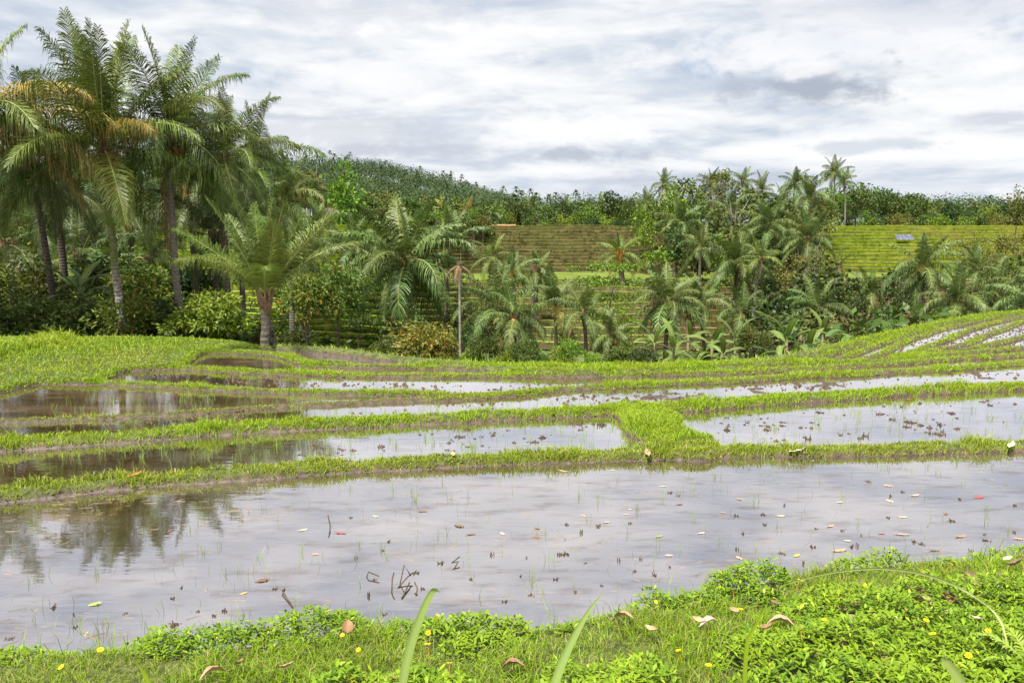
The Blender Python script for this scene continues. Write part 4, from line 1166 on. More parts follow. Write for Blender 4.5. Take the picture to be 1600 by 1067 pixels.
# ------------------------------------------------------------------ broad leaved trees, shrubs, bananas, undergrowth
def crown_mesh(name, mat, clumps, per, ll, lw, shape='round', csize=0.34, flat=1.0):
    """unit crown: clumps of leaves through an uneven volume about radius 1, centre at the origin"""
    c = []; lob = RNG.random((8, 4))
    while len(c) < clumps:
        p = RNG.normal(size=3); p /= np.linalg.norm(p)
        r = RNG.uniform(0.45, 0.95) ** 0.6
        p = p * r * (0.62 + 0.8 * lob[int((math.atan2(p[1], p[0]) + math.pi) * 1.27) % 8, int((p[2] + 1) * 1.99) % 4])
        if shape == 'round': p[2] *= 0.85
        elif shape == 'tall': p *= (0.62, 0.62, 1.25)
        elif shape == 'layer': p *= (1.0, 1.0, 0.75); p[2] = round(p[2] * 2.2) / 2.2 + RNG.normal(0, 0.04)
        elif shape == 'dome': p[2] = abs(p[2]) * 1.0 - 0.45
        c.append(p)
    c = np.array(c); n = clumps * per
    cs = csize * RNG.uniform(0.6, 1.25, clumps)
    d = RNG.normal(size=(clumps, per, 3)); d /= np.linalg.norm(d, axis=2)[..., None]
    d *= RNG.uniform(0.3, 1.0, (clumps, per))[..., None] ** 0.5
    d[..., 2] *= (0.75 if shape != 'layer' else 0.3)
    P = (c[:, None] + d * cs[:, None, None]).reshape(-1, 3)
    out = d.reshape(-1, 3) + 0.35 * P + np.array([0, 0, 0.25])
    dirv = out + RNG.normal(0, 0.45, (n, 3)); dirv[:, 2] -= 0.35
    dirv /= np.linalg.norm(dirv, axis=1)[:, None]
    nrm = np.cross(dirv, RNG.normal(size=(n, 3))) + np.array([0, 0, 0.6]); s = np.cross(dirv, nrm); s /= np.linalg.norm(s, axis=1)[:, None]
    L = ll * RNG.uniform(0.7, 1.25, n)[:, None]; Wd = lw * RNG.uniform(0.7, 1.2, n)[:, None]
    dn = np.array([0, 0, -1.0]) * L * 0.12
    V = np.stack([P, P + dirv * L * 0.5 + s * Wd * 0.5, P + dirv * L + dn, P + dirv * L * 0.5 - s * Wd * 0.5], 1).reshape(-1, 3)
    i = np.arange(n) * 4
    tt = np.repeat(np.clip(np.repeat(RNG.uniform(0.25, 0.65, clumps), per) + RNG.normal(0, 0.2, n), 0, 1), 4)
    mb = MB(); mb.add(V, np.concatenate([np.stack([i, i + 1, i + 2], 1), np.stack([i, i + 2, i + 3], 1)]), tt)
    return mb.mesh(name, mat)


def limb_mesh(n=5, spread=0.55, h0=0.35, r=0.05, mat=None, twig=0):
    """unit trunk: height 1 from the ground to the crown centre, limbs reaching up into the crown"""
    mb = MB()
    s = np.linspace(0, 1, 8)[:, None]
    top = np.array([RNG.normal(0, 0.05), RNG.normal(0, 0.05), 0.95])
    P = top * s + np.array([0.03, -0.02, 0]) * np.sin(s * 5)
    mb.tube(P, np.interp(s[:, 0], [0, 0.1, 1], [r * 1.5, r, r * 0.35]), 7)
    for i in range(n + twig):
        a = i * 2.4 + RNG.normal(0, .3); z = RNG.uniform(h0, 0.85)
        b = np.array([np.interp(z, P[:, 2], P[:, 0]), np.interp(z, P[:, 2], P[:, 1]), z])
        e = b + np.array([math.cos(a) * spread, math.sin(a) * spread, RNG.uniform(0.2, 0.5)]) * RNG.uniform(0.6, 1.1)
        m_ = (b + e) / 2 + np.array([0, 0, -0.05]) + RNG.normal(0, .03, 3)
        mb.tube([b, m_, e], [r * 0.5, r * 0.32, r * 0.1], 5)
    return mb.mesh('trunk', mat or M['bark'], True)


LIMBS = [limb_mesh() for _ in range(4)]
BARE = [limb_mesh(6, 0.7, 0.25, 0.035, M['trunk_pale'], 14) for _ in range(2)]
CR = {}
for k, mt in (('mid', 'leaf_mid'), ('dark', 'leaf_dark'), ('bright', 'leaf_bright'), ('olive', 'leaf_olive'), ('red', 'leaf_red'), ('gold', 'leaf_gold')):
    CR['far_' + k] = [crown_mesh('crown', M[mt], 34, 26, 0.19, 0.13, sh, 0.36) for sh in ('round', 'tall', 'dome')]
    CR['near_' + k] = [crown_mesh('crown', M[mt], 60, 44, 0.17, 0.075, sh, 0.32) for sh in ('round', 'dome')]
CR['layer'] = [crown_mesh('crown', M['leaf_bright'], 46, 60, 0.085, 0.06, 'layer', 0.34)]
CR['fine_olive'] = [crown_mesh('crown', M['leaf_olive'], 60, 40, 0.085, 0.055, 'round', 0.3)]


def tree(x, y, zc, rad, crowns, label, group=None, cat='tree', name='broadleaf_tree', hz=1.0, limb=None, base=None):
    """crown of radius rad centred at height zc over (x, y); the trunk stands on the ground below"""
    zb = tz(x, y) - 0.05
    zc = max(zc, zb + rad * 0.55)
    root = empty(name, (x, y, zb)); tag(root, label, cat, group)
    H = zc - zb
    lm = limb or LIMBS
    link('trunk', lm[RNG.integers(len(lm))], root, (0, 0, 0), (0, 0, RNG.uniform(0, 6)), (rad * 0.9, rad * 0.9, H))
    if crowns:
        link('crown', crowns[RNG.integers(len(crowns))], root, (0, 0, H), (0, 0, RNG.uniform(0, 6)), (rad, rad * RNG.uniform(0.85, 1.1), rad * hz))
    return root


def tree_px(px, py, d, rpx, crowns, label, **k):
    c = at(px, py, d)
    return tree(c[0], d, c[2], rpx * d / FPX, crowns, label, **k)


# shrubs behind the lawn, under the left palms
G4 = 'leafy shrubs under the left palms'
for px, py, d, rp, kd, lab in [
    (10, 500, 20.3, 62, 'near_mid', 'green shrub at the left frame edge behind the lawn'), (40, 450, 24, 60, 'near_mid', 'shrub behind the leaning dark trunk, taller than the edge shrub'),
    (108, 500, 20.8, 48, 'near_mid', 'mid green leafy shrub between the leaning dark trunk and the mossy trunk'), (208, 495, 20.6, 50, 'near_red', 'yellow green cocoa shrub right of the mossy trunk foot'),
    (225, 440, 26, 48, 'near_red', 'reddish flushed shrub behind the cocoa shrub, under the dead frond'), (322, 490, 20.2, 52, 'near_bright', 'bright green big leaved shrub left of the young spreading palm'),
    (358, 505, 20.5, 34, 'near_bright', 'green shrub touching the young spreading palm'), (262, 505, 21.5, 40, 'near_dark', 'dark shrub between the two tall palm trunks and the bright shrub'),
    (70, 520, 21, 34, 'near_dark', 'low dark shrub at the lawn edge by the leaning trunk'), (150, 520, 21.5, 30, 'near_dark', 'low dark shrub at the foot of the mossy trunk'),
    (465, 530, 21.5, 26, 'near_dark', 'low dark shrub right of the young spreading palm'), (385, 520, 24, 34, 'near_olive', 'pale olive shrub behind the young palm trunk'),
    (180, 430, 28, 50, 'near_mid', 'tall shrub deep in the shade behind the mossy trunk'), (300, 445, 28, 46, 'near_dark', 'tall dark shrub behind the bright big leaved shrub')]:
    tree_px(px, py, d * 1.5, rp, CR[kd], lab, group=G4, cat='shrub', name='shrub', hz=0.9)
# small trees on the near side of the valley
tree_px(478, 462, 25, 42, CR['near_red'], 'small tree with reddish young leaves right of the young spreading palm', name='cocoa_tree')
tree_px(528, 455, 25.5, 40, CR['near_red'], 'dark small tree with orange tips and a shaggy trunk beside the mossy terraces', name='cocoa_tree', hz=1.25)
tree_px(662, 528, 24, 44, CR['near_gold'], 'round yellowish brown bush in front of the large round headed palm', cat='bush', name='bush', hz=0.95)
tree_px(690, 545, 23.5, 26, CR['near_gold'], 'small yellow flushed bush at the right foot of the yellowish brown bush', cat='bush', name='bush')
tree_px(605, 545, 25, 20, CR['near_mid'], 'small green bush left of the yellowish brown bush', cat='bush', name='bush')
tree_px(950, 440, 60, 46, CR['layer'], 'light green feathery tree in flat layers, centre right of the valley', name='albizia_tree', hz=1.1)
tree_px(962, 500, 57, 38, CR['layer'], 'lower feathery light green tree under the layered one', name='albizia_tree')
for px, py, d, rp, kd, lab in [(1225, 470, 62, 52, 'far_dark', 'broad dark tree left of the brownish bush top'), (1290, 455, 64, 46, 'far_dark', 'dark tree right of the brownish bush top'),
                               (1245, 505, 52, 40, 'far_dark', 'low dark tree behind the banana clump'), (1340, 515, 48, 34, 'far_mid', 'green bush below the dark trees, right'),
                               (1262, 425, 70, 38, 'fine_olive', 'bush with a brownish dry top in the middle right'), (1384, 503, 40, 26, 'far_dark', 'small round dark tree before the right grassy shoulder'),
                               (1330, 470, 66, 34, 'far_mid', 'loose green tree by the yellow tipped palm'), (1190, 520, 50, 34, 'far_dark', 'dark bush left of the low dark tree'),
                               (1470, 500, 52, 34, 'far_dark', 'dark bush under the palms on the right'), (1545, 480, 54, 36, 'far_dark', 'dark bush between the two rightmost palms'),
                               (1410, 450, 62, 30, 'far_dark', 'dark tree left of the palm with orange nuts'), (720, 500, 55, 30, 'far_dark', 'dark small tree behind the pale pole palm'),
                               (560, 500, 45, 16, 'far_mid', 'small shrub on the mossy terraces'), (1585, 400, 85, 46, 'fine_olive', 'olive thicket at the right edge below the terraces'),
                               (1530, 395, 95, 34, 'fine_olive', 'olive thicket on the right terraces'), (1590, 440, 65, 40, 'far_mid', 'green bush at the right edge behind the palms')]:
    tree_px(px, py, d, rp, CR[kd], lab, group='trees in the valley')
for i in range(24):
    px = RNG.uniform(715, 1015) if i < 16 else RNG.uniform(1290, 1590)
    py = RNG.uniform(520, 552) if i < 16 else RNG.uniform(470, 505)
    kd = ['far_bright', 'far_mid', 'far_bright', 'far_dark'][i % 4]
    tree_px(px, py, RNG.uniform(42, 58), RNG.uniform(11, 19), CR[kd], {'far_bright': 'light green', 'far_mid': 'mid green', 'far_dark': 'dark green'}[kd] + (' bush on the valley floor between the slim palms' if i < 16 else ' bush between the palms on the right'), group='bushes on the valley floor', cat='bush', name='bush')
# valley edge bushes along the near crest
G5 = 'light green bushes just beyond the crest'
for i, (px, py, rp, kd) in enumerate([(735, 556, 18, 'near_bright'), (790, 560, 16, 'near_bright'), (838, 562, 18, 'near_mid'), (878, 556, 22, 'near_bright'), (930, 564, 16, 'near_bright'), (975, 556, 24, 'near_mid'),
                                     (895, 545, 20, 'near_bright'), (820, 545, 20, 'near_mid'), (1010, 560, 22, 'near_dark'), (1090, 560, 20, 'near_mid'), (1190, 553, 22, 'near_dark'), (1320, 535, 22, 'near_dark'), (760, 540, 22, 'near_mid'), (1175, 530, 24, 'near_mid')]):
    tree_px(px, py, 27 + (i * 7) % 6, rp, CR[kd], ['small', 'pale', 'rounded', 'loose', 'low', 'broad', 'upper', 'bushy', 'shaded', 'middle', 'dark', 'rightmost', 'leftmost upper', 'tall'][i] + ' ' + ('dark green' if 'dark' in kd else 'light green') + ' bush just beyond the crest ' + [
        'below the pale pole palm', 'below the bushy palm', 'left of the slim centre palm', 'at the foot of the slim centre palm', 'right of the black trunk', 'below the feathery tree', 'between the two slim palms', 'behind the slim centre palm',
        'left of the banana plants', 'between banana clumps', 'right of the middle bananas', 'where the shoulder begins', 'beside the pale pole palm', 'behind the middle bananas'][i], group=G5, cat='bush', name='bush')

# bare pale twiggy trees on the knoll
tree_px(1150, 325, 100, 40, None, 'bare pale twiggy tree in the middle of the knoll', name='bare_tree', limb=BARE)
tree_px(1258, 405, 75, 34, None, 'bare pale twiggy tree above the brownish bush', name='bare_tree', limb=BARE)
# knoll wood
kn = [(1045, 330, 26, 'far_bright'), (1075, 310, 30, 'far_mid'), (1120, 300, 32, 'fine_olive'), (1160, 320, 34, 'far_mid'), (1128, 276, 16, 'far_bright'), (1095, 345, 30, 'far_mid'), (1135, 370, 32, 'far_dark'), (1180, 360, 34, 'far_mid'),
      (1215, 330, 30, 'far_mid'), (1245, 355, 30, 'far_mid'), (1270, 345, 28, 'far_olive'), (1225, 395, 34, 'far_dark'), (1090, 400, 30, 'far_dark'), (1125, 410, 26, 'far_bright'), (1055, 385, 26, 'far_dark'), (1180, 405, 30, 'far_dark'),
      (1030, 345, 22, 'far_mid'), (1285, 325, 20, 'far_mid'), (1015, 370, 20, 'far_bright'), (1030, 400, 20, 'far_bright'), (1160, 440, 22, 'far_mid'), (1200, 440, 24, 'far_dark'), (1150, 385, 28, 'far_mid'), (1255, 395, 26, 'far_mid'), (1000, 350, 22, 'far_bright')]
for i, (px, py, rp, kd) in enumerate(kn):
    d = np.interp(py, [270, 350, 440], [128, 104, 74])
    tree_px(px, py, d, rp, CR[kd], {'far_bright': 'light green leafy tree on the wooded knoll', 'far_mid': 'mid green leafy tree on the wooded knoll', 'far_dark': 'dark green leafy tree on the wooded knoll',
                                   'fine_olive': 'olive fine leaved tree on top of the wooded knoll', 'far_olive': 'yellowish olive tree on the right flank of the knoll'}[kd], group='trees of the wooded knoll')
# tree lines
def treeline(n, px0, px1, ytop, ybot, d0, d1, kinds, where, rp=(12, 24)):
    for i in range(n):
        px = px0 + (px1 - px0) * (i + RNG.uniform(0.1, 0.9)) / n
        d = RNG.uniform(d0, d1); r = RNG.uniform(*rp)
        yt = ytop(px) + RNG.uniform(0, 14)
        kd = kinds[RNG.integers(len(kinds))]
        col = {'bright': 'light green', 'mid': 'mid green', 'dark': 'dark green', 'olive': 'olive', 'red': 'russet tinged'}[kd.split('_')[1]]
        tree_px(px, min(yt + r * 0.9, ybot), d, r, CR[kd], col + ' tree ' + where, group='trees ' + where)


treeline(30, 740, 1040, lambda p: 312, 350, 132, 170, ['far_mid', 'far_dark', 'far_bright', 'far_mid'], 'above the brown terraces')
treeline(16, 780, 1040, lambda p: 334, 352, 124, 132, ['far_mid', 'far_bright', 'far_dark'], 'on the top edge of the brown terraces', (8, 13))
treeline(34, 1290, 1640, lambda p: np.interp(p, [1290, 1350, 1420, 1480, 1640], [300, 292, 302, 316, 318]), 352, 135, 175, ['far_mid', 'far_dark', 'far_mid', 'far_mid', 'far_bright'], 'behind the right green terraces')
treeline(22, 1330, 1640, lambda p: 332, 356, 128, 138, ['far_mid', 'far_dark', 'far_olive', 'far_bright'], 'along the top of the right green terraces', (9, 15))
treeline(40, 300, 760, lambda p: np.interp(p, [300, 520, 640, 760], [285, 295, 300, 318]), 345, 105, 160, ['far_mid', 'far_olive', 'far_mid', 'far_dark', 'far_mid', 'far_bright'], 'between left palms and far hill')
treeline(22, 430, 760, lambda p: 325, 350, 98, 112, ['far_mid', 'far_bright', 'far_dark', 'far_olive'], 'at the top of the left terraces', (9, 15))
treeline(26, -700, 320, lambda p: 300, 400, 68, 105, ['far_mid', 'far_dark', 'far_mid'], 'far behind the tall left palms', (40, 70))
treeline(12, 1640, 2300, lambda p: 320, 420, 60, 110, ['far_mid', 'far_dark'], 'beyond the right frame edge', (30, 50))
tree_px(535, 322, 86, 36, CR['far_bright'], 'yellow green round tree standing over the small roofs', hz=1.2)
tree_px(480, 318, 96, 34, CR['far_olive'], 'feathery olive tree left of the small roofs', hz=1.2)
tree_px(958, 318, 140, 24, CR['far_dark'], 'dark broad tree at the right end of the brown terraces', hz=1.0)
tree_px(1590, 322, 90, 20, CR['far_olive'], 'olive brown tree reaching up at the right frame edge')

# banana plants
def banana_leaf(L, W, el, droop):
    n = 11; s = np.linspace(0, 1, n); th = el - droop * s ** 1.4
    P = np.zeros((n, 3))
    for i in range(1, n): P[i] = P[i - 1] + L / (n - 1) * np.array([math.cos(th[i]), 0, math.sin(th[i])])
    w = W * np.interp(s, [0, 0.1, 0.18, 0.5, 0.85, 1], [0.05, 0.06, 0.7, 1.0, 0.75, 0.06])
    Nn = np.stack([-np.sin(th), 0 * th, np.cos(th)], 1)
    jag = RNG.uniform(0.8, 1.05, n)
    mb = MB()
    G = np.stack([P + np.array([0, 1, 0]) * (w * 0.5 * jag)[:, None] + Nn * (w * 0.10)[:, None] - np.array([0, 0, 1]) * (w * 0.12)[:, None], P + np.array([0, 1, 0]) * (w * 0.25)[:, None] + Nn * (w * 0.1)[:, None], P,
                  P - np.array([0, 1, 0]) * (w * 0.25)[:, None] + Nn * (w * 0.1)[:, None], P - np.array([0, 1, 0]) * (w * 0.5)[:, None] + Nn * (w * 0.10)[:, None] - np.array([0, 0, 1]) * (w * 0.12)[:, None]], 1)
    mb.grid(G, np.tile([0.35, 0.5, 0.95, 0.5, 0.35], (n, 1)))
    return mb.mesh('leaf', M['banana'], True)


BL = [banana_leaf(1.65, 0.34, R(e), R(d)) for e, d in ((72, 55), (54, 85), (38, 100), (22, 100), (6, 80))]
mb = MB(); mb.tube([[0, 0, -0.2], [0, 0, 0.6], [0.02, 0, 1.3], [0.03, 0, 1.8]], [0.13, 0.11, 0.09, 0.05], 8); BSTEM = mb.mesh('stem', M['banana_stem'], True)


def banana(px, py, d, sc, label, name='banana_plant'):
    c = at(px, py, d); zb = tz(c[0], d) - 0.05
    H = max(0.5, (c[2] - zb))
    root = empty(name, (c[0], d, zb)); tag(root, label, 'banana plant', 'banana plants at the valley edge')
    link('stem', BSTEM, root, None, (0, 0, 0), (sc, sc, H / 1.75))
    a = RNG.uniform(0, 6)
    for i in range(12):
        k = min(4, int(i * 5 / 12 + RNG.uniform(0, 0.8)))
        link('leaf', BL[k], root, (0.03, 0, H * (1.0 - 0.02 * i)), (RNG.normal(0, .15), RNG.normal(0, .1), a + i * 2.4), sc * RNG.uniform(0.8, 1.1))


for px, py, d, sc, lab in [(1022, 530, 31, 1.0, 'leftmost banana plant, below the wide spreading palm'), (1052, 540, 28, .85, 'short banana plant second from the left'), (1075, 520, 33, 1.0, 'tall banana plant left of the yellow spot'),
                           (1112, 532, 30, 1.0, 'banana plant in the middle of the left clump'), (1148, 528, 30, 1.05, 'banana plant at the right end of the left clump'), (1128, 548, 26, .7, 'low banana plant in front of the left clump'),
                           (1228, 528, 29, 1.1, 'large pale banana plant at the left of the right clump'), (1250, 515, 31, 1.1, 'tallest banana plant of the right clump'), (1285, 520, 30, 1.0, 'banana plant with an upright leaf, right of the tallest'),
                           (1262, 540, 27, .8, 'low banana plant in front of the right clump'), (1310, 535, 28, .7, 'small banana plant at the right end of the right clump')]:
    banana(px, py + 4, d, sc * 0.85, lab)
banana(122, 455, 33, 1.15, 'big leaved plant with tall paddle leaves left of the mossy trunk', 'paddle_leaf_plant')
banana(135, 460, 33.5, 1.05, 'second paddle leaved plant, darker, left of the mossy trunk', 'paddle_leaf_plant')

# undergrowth: loose leaves over the valley floor and under the palms
def undergrowth(P, hmax, ll, mat, label, per=5):
    n = len(P); Z = np.array(valley_z(P)); gz = ground_z(P) ; e = P[:, 1] - crest_f(P[:, 0] / P[:, 1])
    Z = np.where(e < 0.8, gz, Z)
    nn = fbm(P[:, 0] * 0.5, P[:, 1] * 0.5, 6, 3); h = hmax * sstep(nn, 0.3, 0.7)
    P3 = np.repeat(np.column_stack([P, Z]), per, 0); k = len(P3)
    P3[:, :2] += RNG.normal(0, 0.25, (k, 2)); P3[:, 2] += RNG.random(k) * np.repeat(h, per) + 0.05
    d = RNG.normal(size=(k, 3)); d[:, 2] = np.abs(d[:, 2]) * 0.5; d /= np.linalg.norm(d, axis=1)[:, None]
    s = np.cross(d, RNG.normal(size=(k, 3))); s /= np.linalg.norm(s, axis=1)[:, None]
    L = ll * RNG.uniform(0.6, 1.3, k)[:, None]
    V = np.stack([P3, P3 + d * L * 0.5 + s * L * 0.22, P3 + d * L, P3 + d * L * 0.5 - s * L * 0.22], 1).reshape(-1, 3)
    i = np.arange(k) * 4; mb = MB()
    mb.add(V, np.stack([i, i + 1, i + 2, i + 3], 1), np.repeat(np.clip(np.repeat(RNG.uniform(.2, .7, n), per) + RNG.normal(0, .15, k), 0, 1), 4))
    tag(mb.build('undergrowth', mat), label, kind='stuff')


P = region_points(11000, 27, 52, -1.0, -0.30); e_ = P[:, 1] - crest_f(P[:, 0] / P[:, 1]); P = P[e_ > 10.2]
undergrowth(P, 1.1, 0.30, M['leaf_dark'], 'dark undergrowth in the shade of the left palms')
P = region_points(8000, 22, 66, -0.30, 0.75); e_ = P[:, 1] - crest_f(P[:, 0] / P[:, 1]); P = P[e_ > 2.0]
undergrowth(P, 1.6, 0.42, M['leaf_mid'], 'green undergrowth on the valley floor')
P = region_points(2500, 24, 45, -0.08, 0.16); e_ = P[:, 1] - crest_f(P[:, 0] / P[:, 1]); P = P[e_ > 4.0]
undergrowth(P, 1.4, 0.36, M['leaf_bright'], 'light green undergrowth between the slim palms')

# two small roofs at the top of the left terraces
def hut(px, py, d, w, label, roofmat, name):
    c = at(px, py, d); zb = tz(c[0], d) - 0.1
    H = max(1.6, c[2] - zb)
    root = empty(name, (c[0], d, zb)); tag(root, label, 'hut', 'field huts above the left terraces')
    for sx in (-1, 1):
        for sy in (-1, 1):
            mb = MB(); mb.tube([[sx * w * .4, sy * w * .3, -0.2], [sx * w * .4, sy * w * .3, H]], 0.07, 6); mb.build('post', M['bark'], root)
    mb = MB(); q = w * .62; r_ = w * .5
    v = [[-q, -r_, H - .1], [q, -r_, H - .1], [q, r_, H - .1], [-q, r_, H - .1], [-q * .45, 0, H + w * .34], [q * .45, 0, H + w * .34]]
    mb.add(v, [[0, 1, 5, 4], [2, 3, 4, 5], [3, 2, 1, 0]]); mb.faces([[1, 2, 5], [3, 0, 4]]); mb.build('roof', roofmat, root)


hut(516, 347, 92, 2.4, 'small open hut with a dark thatched hip roof', plain_mat('thatch', (0.05, 0.04, 0.03), (0.10, 0.085, 0.07), 8, 0.95, 0.1, 0.5), 'field_hut')
hut(482, 348, 90, 2.3, 'small hut with a grey roof left of the thatched one', plain_mat('grey_roof', (0.13, 0.13, 0.125), (0.19, 0.19, 0.185), 3, 0.7, 0.2, 0.2), 'field_hut')
# blue grey tarpaulin on a right hand terrace
c0, c1 = at(1397, 371, 118), at(1424, 371, 118)
mb = MB(); u = np.linspace(0, 1, 10)
mb.grid(np.stack([np.stack([c0[0] + (c1[0] - c0[0]) * u, 118 + 0 * u - 0.9 + k * 0.45, c0[2] - 0.35 + k * 0.38 + 0.08 * np.sin(u * 21 + k)], -1) for k in range(3)]))
tag(mb.build('tarpaulin', plain_mat('tarpaulin_sheet', (0.05, 0.07, 0.11), (0.10, 0.10, 0.125), 2, 0.6, 0.3, 0.2)), 'blue grey tarpaulin spread on the right green terraces', 'tarpaulin')
# ------------------------------------------------------------------ things floating on and standing in the water
def leaf_obj_mesh(L, W, curl, fold, mat, seed, cup=0.0):
    r = np.random.default_rng(seed); n = 9
    s = np.linspace(0, 1, n); w = W * np.sin(np.pi * np.clip(s * 0.94 + 0.03, 0, 1)) ** 0.75 * r.uniform(0.96, 1.04, n)
    x = (s - 0.5) * L; z = curl * L * ((s - 0.5) ** 2) * 4 * 0.25 + r.normal(0, 0.0025, n)
    v = np.linspace(-1, 1, 5)
    G = np.stack([np.stack([x, w * 0.5 * k * (1 - cup * 0.35 * abs(k)), z + abs(k) ** 1.5 * fold * w * 0.5 + r.normal(0, 0.0015, n) * abs(k)], -1) for k in v], 1)
    mb = MB(); mb.grid(G, np.tile(np.array([.3, .5, .85, .5, .3]), (n, 1)) + r.normal(0, .08, (n, 1)))
    mb.tube([[-L * .5, 0, z[0]], [-L * .62, 0.006, z[0] - .004]], [.004, .003], 4, 0.3)
    return mb.mesh('fallen_leaf', mat, True)


def lm(name, a, b): return leaf_mat(name, a, b, None, 0, 0.55, 0.3, 0.15, 0.12)


LM = {'cream': lm('cream_leaf', (0.36, 0.34, 0.22), (0.48, 0.46, 0.33)), 'pink': lm('pinkish_leaf', (0.38, 0.27, 0.22), (0.47, 0.36, 0.31)), 'peach': lm('peach_leaf', (0.34, 0.22, 0.135), (0.44, 0.31, 0.21)),
      'red': lm('red_leaf', (0.22, 0.05, 0.05), (0.32, 0.10, 0.10)), 'green': lm('yellow_green_leaf', (0.22, 0.26, 0.07), (0.34, 0.37, 0.13)), 'brown': lm('brown_leaf', (0.11, 0.065, 0.035), (0.20, 0.13, 0.08)),
      'tan': lm('tan_leaf', (0.24, 0.155, 0.085), (0.40, 0.28, 0.17)), 'rust': lm('rust_leaf', (0.15, 0.075, 0.038), (0.26, 0.14, 0.075)), 'yellow': lm('yellow_leaf', (0.42, 0.29, 0.08), (0.52, 0.39, 0.14)),
      'orange': lm('orange_leaf', (0.40, 0.16, 0.04), (0.48, 0.22, 0.07))}
FLOATER = {k: [leaf_obj_mesh(0.15, 0.055, 0.05, 0.08, m, 3), leaf_obj_mesh(0.13, 0.068, 0.08, 0.06, m, 4)] for k, m in LM.items()}
CURLED = {k: [leaf_obj_mesh(0.16, 0.085, 0.9, 0.7, m, 8), leaf_obj_mesh(0.18, 0.07, -0.6, 0.9, m, 9), leaf_obj_mesh(0.14, 0.10, 0.5, 0.35, m, 10)] for k, m in LM.items()}
GF = 'fallen leaves floating on the nearest paddy'
WORDS = {'cream': 'pale cream', 'pink': 'pinkish', 'peach': 'dull peach coloured', 'red': 'red', 'green': 'yellow green', 'brown': 'dark brown', 'tan': 'tan', 'rust': 'rust brown', 'yellow': 'yellow', 'orange': 'orange'}
for px, py, k, sc, rz in [(1036, 760, 'cream', 1.0, -30), (984, 796, 'cream', .6, 20), (948, 816, 'cream', .9, 5), (1312, 785, 'cream', 1.0, -15), (1220, 806, 'cream', .7, 10), (1324, 845, 'cream', .9, 5), (1392, 862, 'cream', .45, 0),
                          (474, 828, 'cream', 1.2, 12), (587, 807, 'cream', 1.0, 2), (880, 736, 'peach', 1.0, -10), (958, 735, 'cream', .5, 0), (1155, 780, 'peach', .9, -25), (1130, 801, 'peach', .8, 0), (978, 804, 'peach', .9, 10),
                          (1096, 833, 'pink', .9, 10), (1388, 759, 'peach', 1.3, -15), (1390, 783, 'pink', .8, -5), (1430, 774, 'pink', 1.0, 0), (1550, 750, 'peach', .7, -40), (1410, 808, 'pink', .9, 12), (1298, 822, 'peach', .8, 10),
                          (1410, 835, 'pink', 1.0, -5), (1502, 838, 'tan', 1.0, 0), (1312, 860, 'peach', 1.3, -8), (1592, 842, 'peach', .9, -25), (1155, 872, 'pink', .8, -20), (1245, 868, 'green', .9, 50), (1030, 838, 'green', .9, 12),
                          (1530, 777, 'red', 1.2, -8), (1378, 834, 'red', .8, -20), (532, 833, 'red', .9, 5), (265, 830, 'red', .45, 0), (1050, 731, 'pink', .6, 0), (1045, 868, 'pink', .7, -15), (912, 806, 'pink', .7, 0), (380, 927, 'yellow', .9, 15), (493, 866, 'peach', .6, 0),
                          (718, 822, 'brown', 1.3, 5), (736, 835, 'brown', 1.2, 0), (785, 834, 'pink', .7, 0), (660, 799, 'rust', .8, -30), (411, 907, 'brown', 1.0, 10), (1478, 803, 'rust', .7, 10), (1270, 720, 'green', .6, 10), (1062, 788, 'brown', .9, 10), (1460, 860, 'brown', 1.0, -15),
                          (840, 826, 'brown', .8, 15), (838, 839, 'rust', .8, 10), (148, 944, 'green', 1.0, 20)]:
    p = hit(px, py, 0.0)
    me = FLOATER[k][RNG.integers(2)]
    o = link('fallen_leaf', me, None, (p[0], p[1], 0.004), (RNG.normal(0, .05), RNG.normal(0, .05), R(rz + RNG.normal(0, 25))), sc * 0.8 * RNG.uniform(0.6, 1.15))
    tag(o, WORDS[k] + ' fallen leaf floating on the nearest paddy', 'leaf', GF)
for px, py, k, sc, lab in [(1245, 700, 'cream', 1.3, 'pale cream leaf lying on the bund grass right of the cross bund'), (1580, 694, 'cream', 1.3, 'pale leaf on the bund grass at the right frame edge'), (210, 740, 'orange', .9, 'orange leaf in the grass of the bund on the left'),
                           (1012, 706, 'tan', 1.2, 'tan leaf on the bund below the cross bund'), (1420, 625, 'orange', .8, 'orange leaf at the edge of the second bund on the right'), (1565, 595, 'orange', .7, 'orange leaf on the second bund near the right edge'),
                           (708, 708, 'yellow', .7, 'yellow leaf in the paddy left of the cross bund')]:
    p = hit_ground(px, py, 0.06)
    tag(link('fallen_leaf', FLOATER[k][0], None, (p[0], p[1], max(0.02, gz(p[0], p[1]) + 0.055)), (0.1, 0.1, RNG.uniform(0, 6)), sc * 1.2), lab, 'leaf')

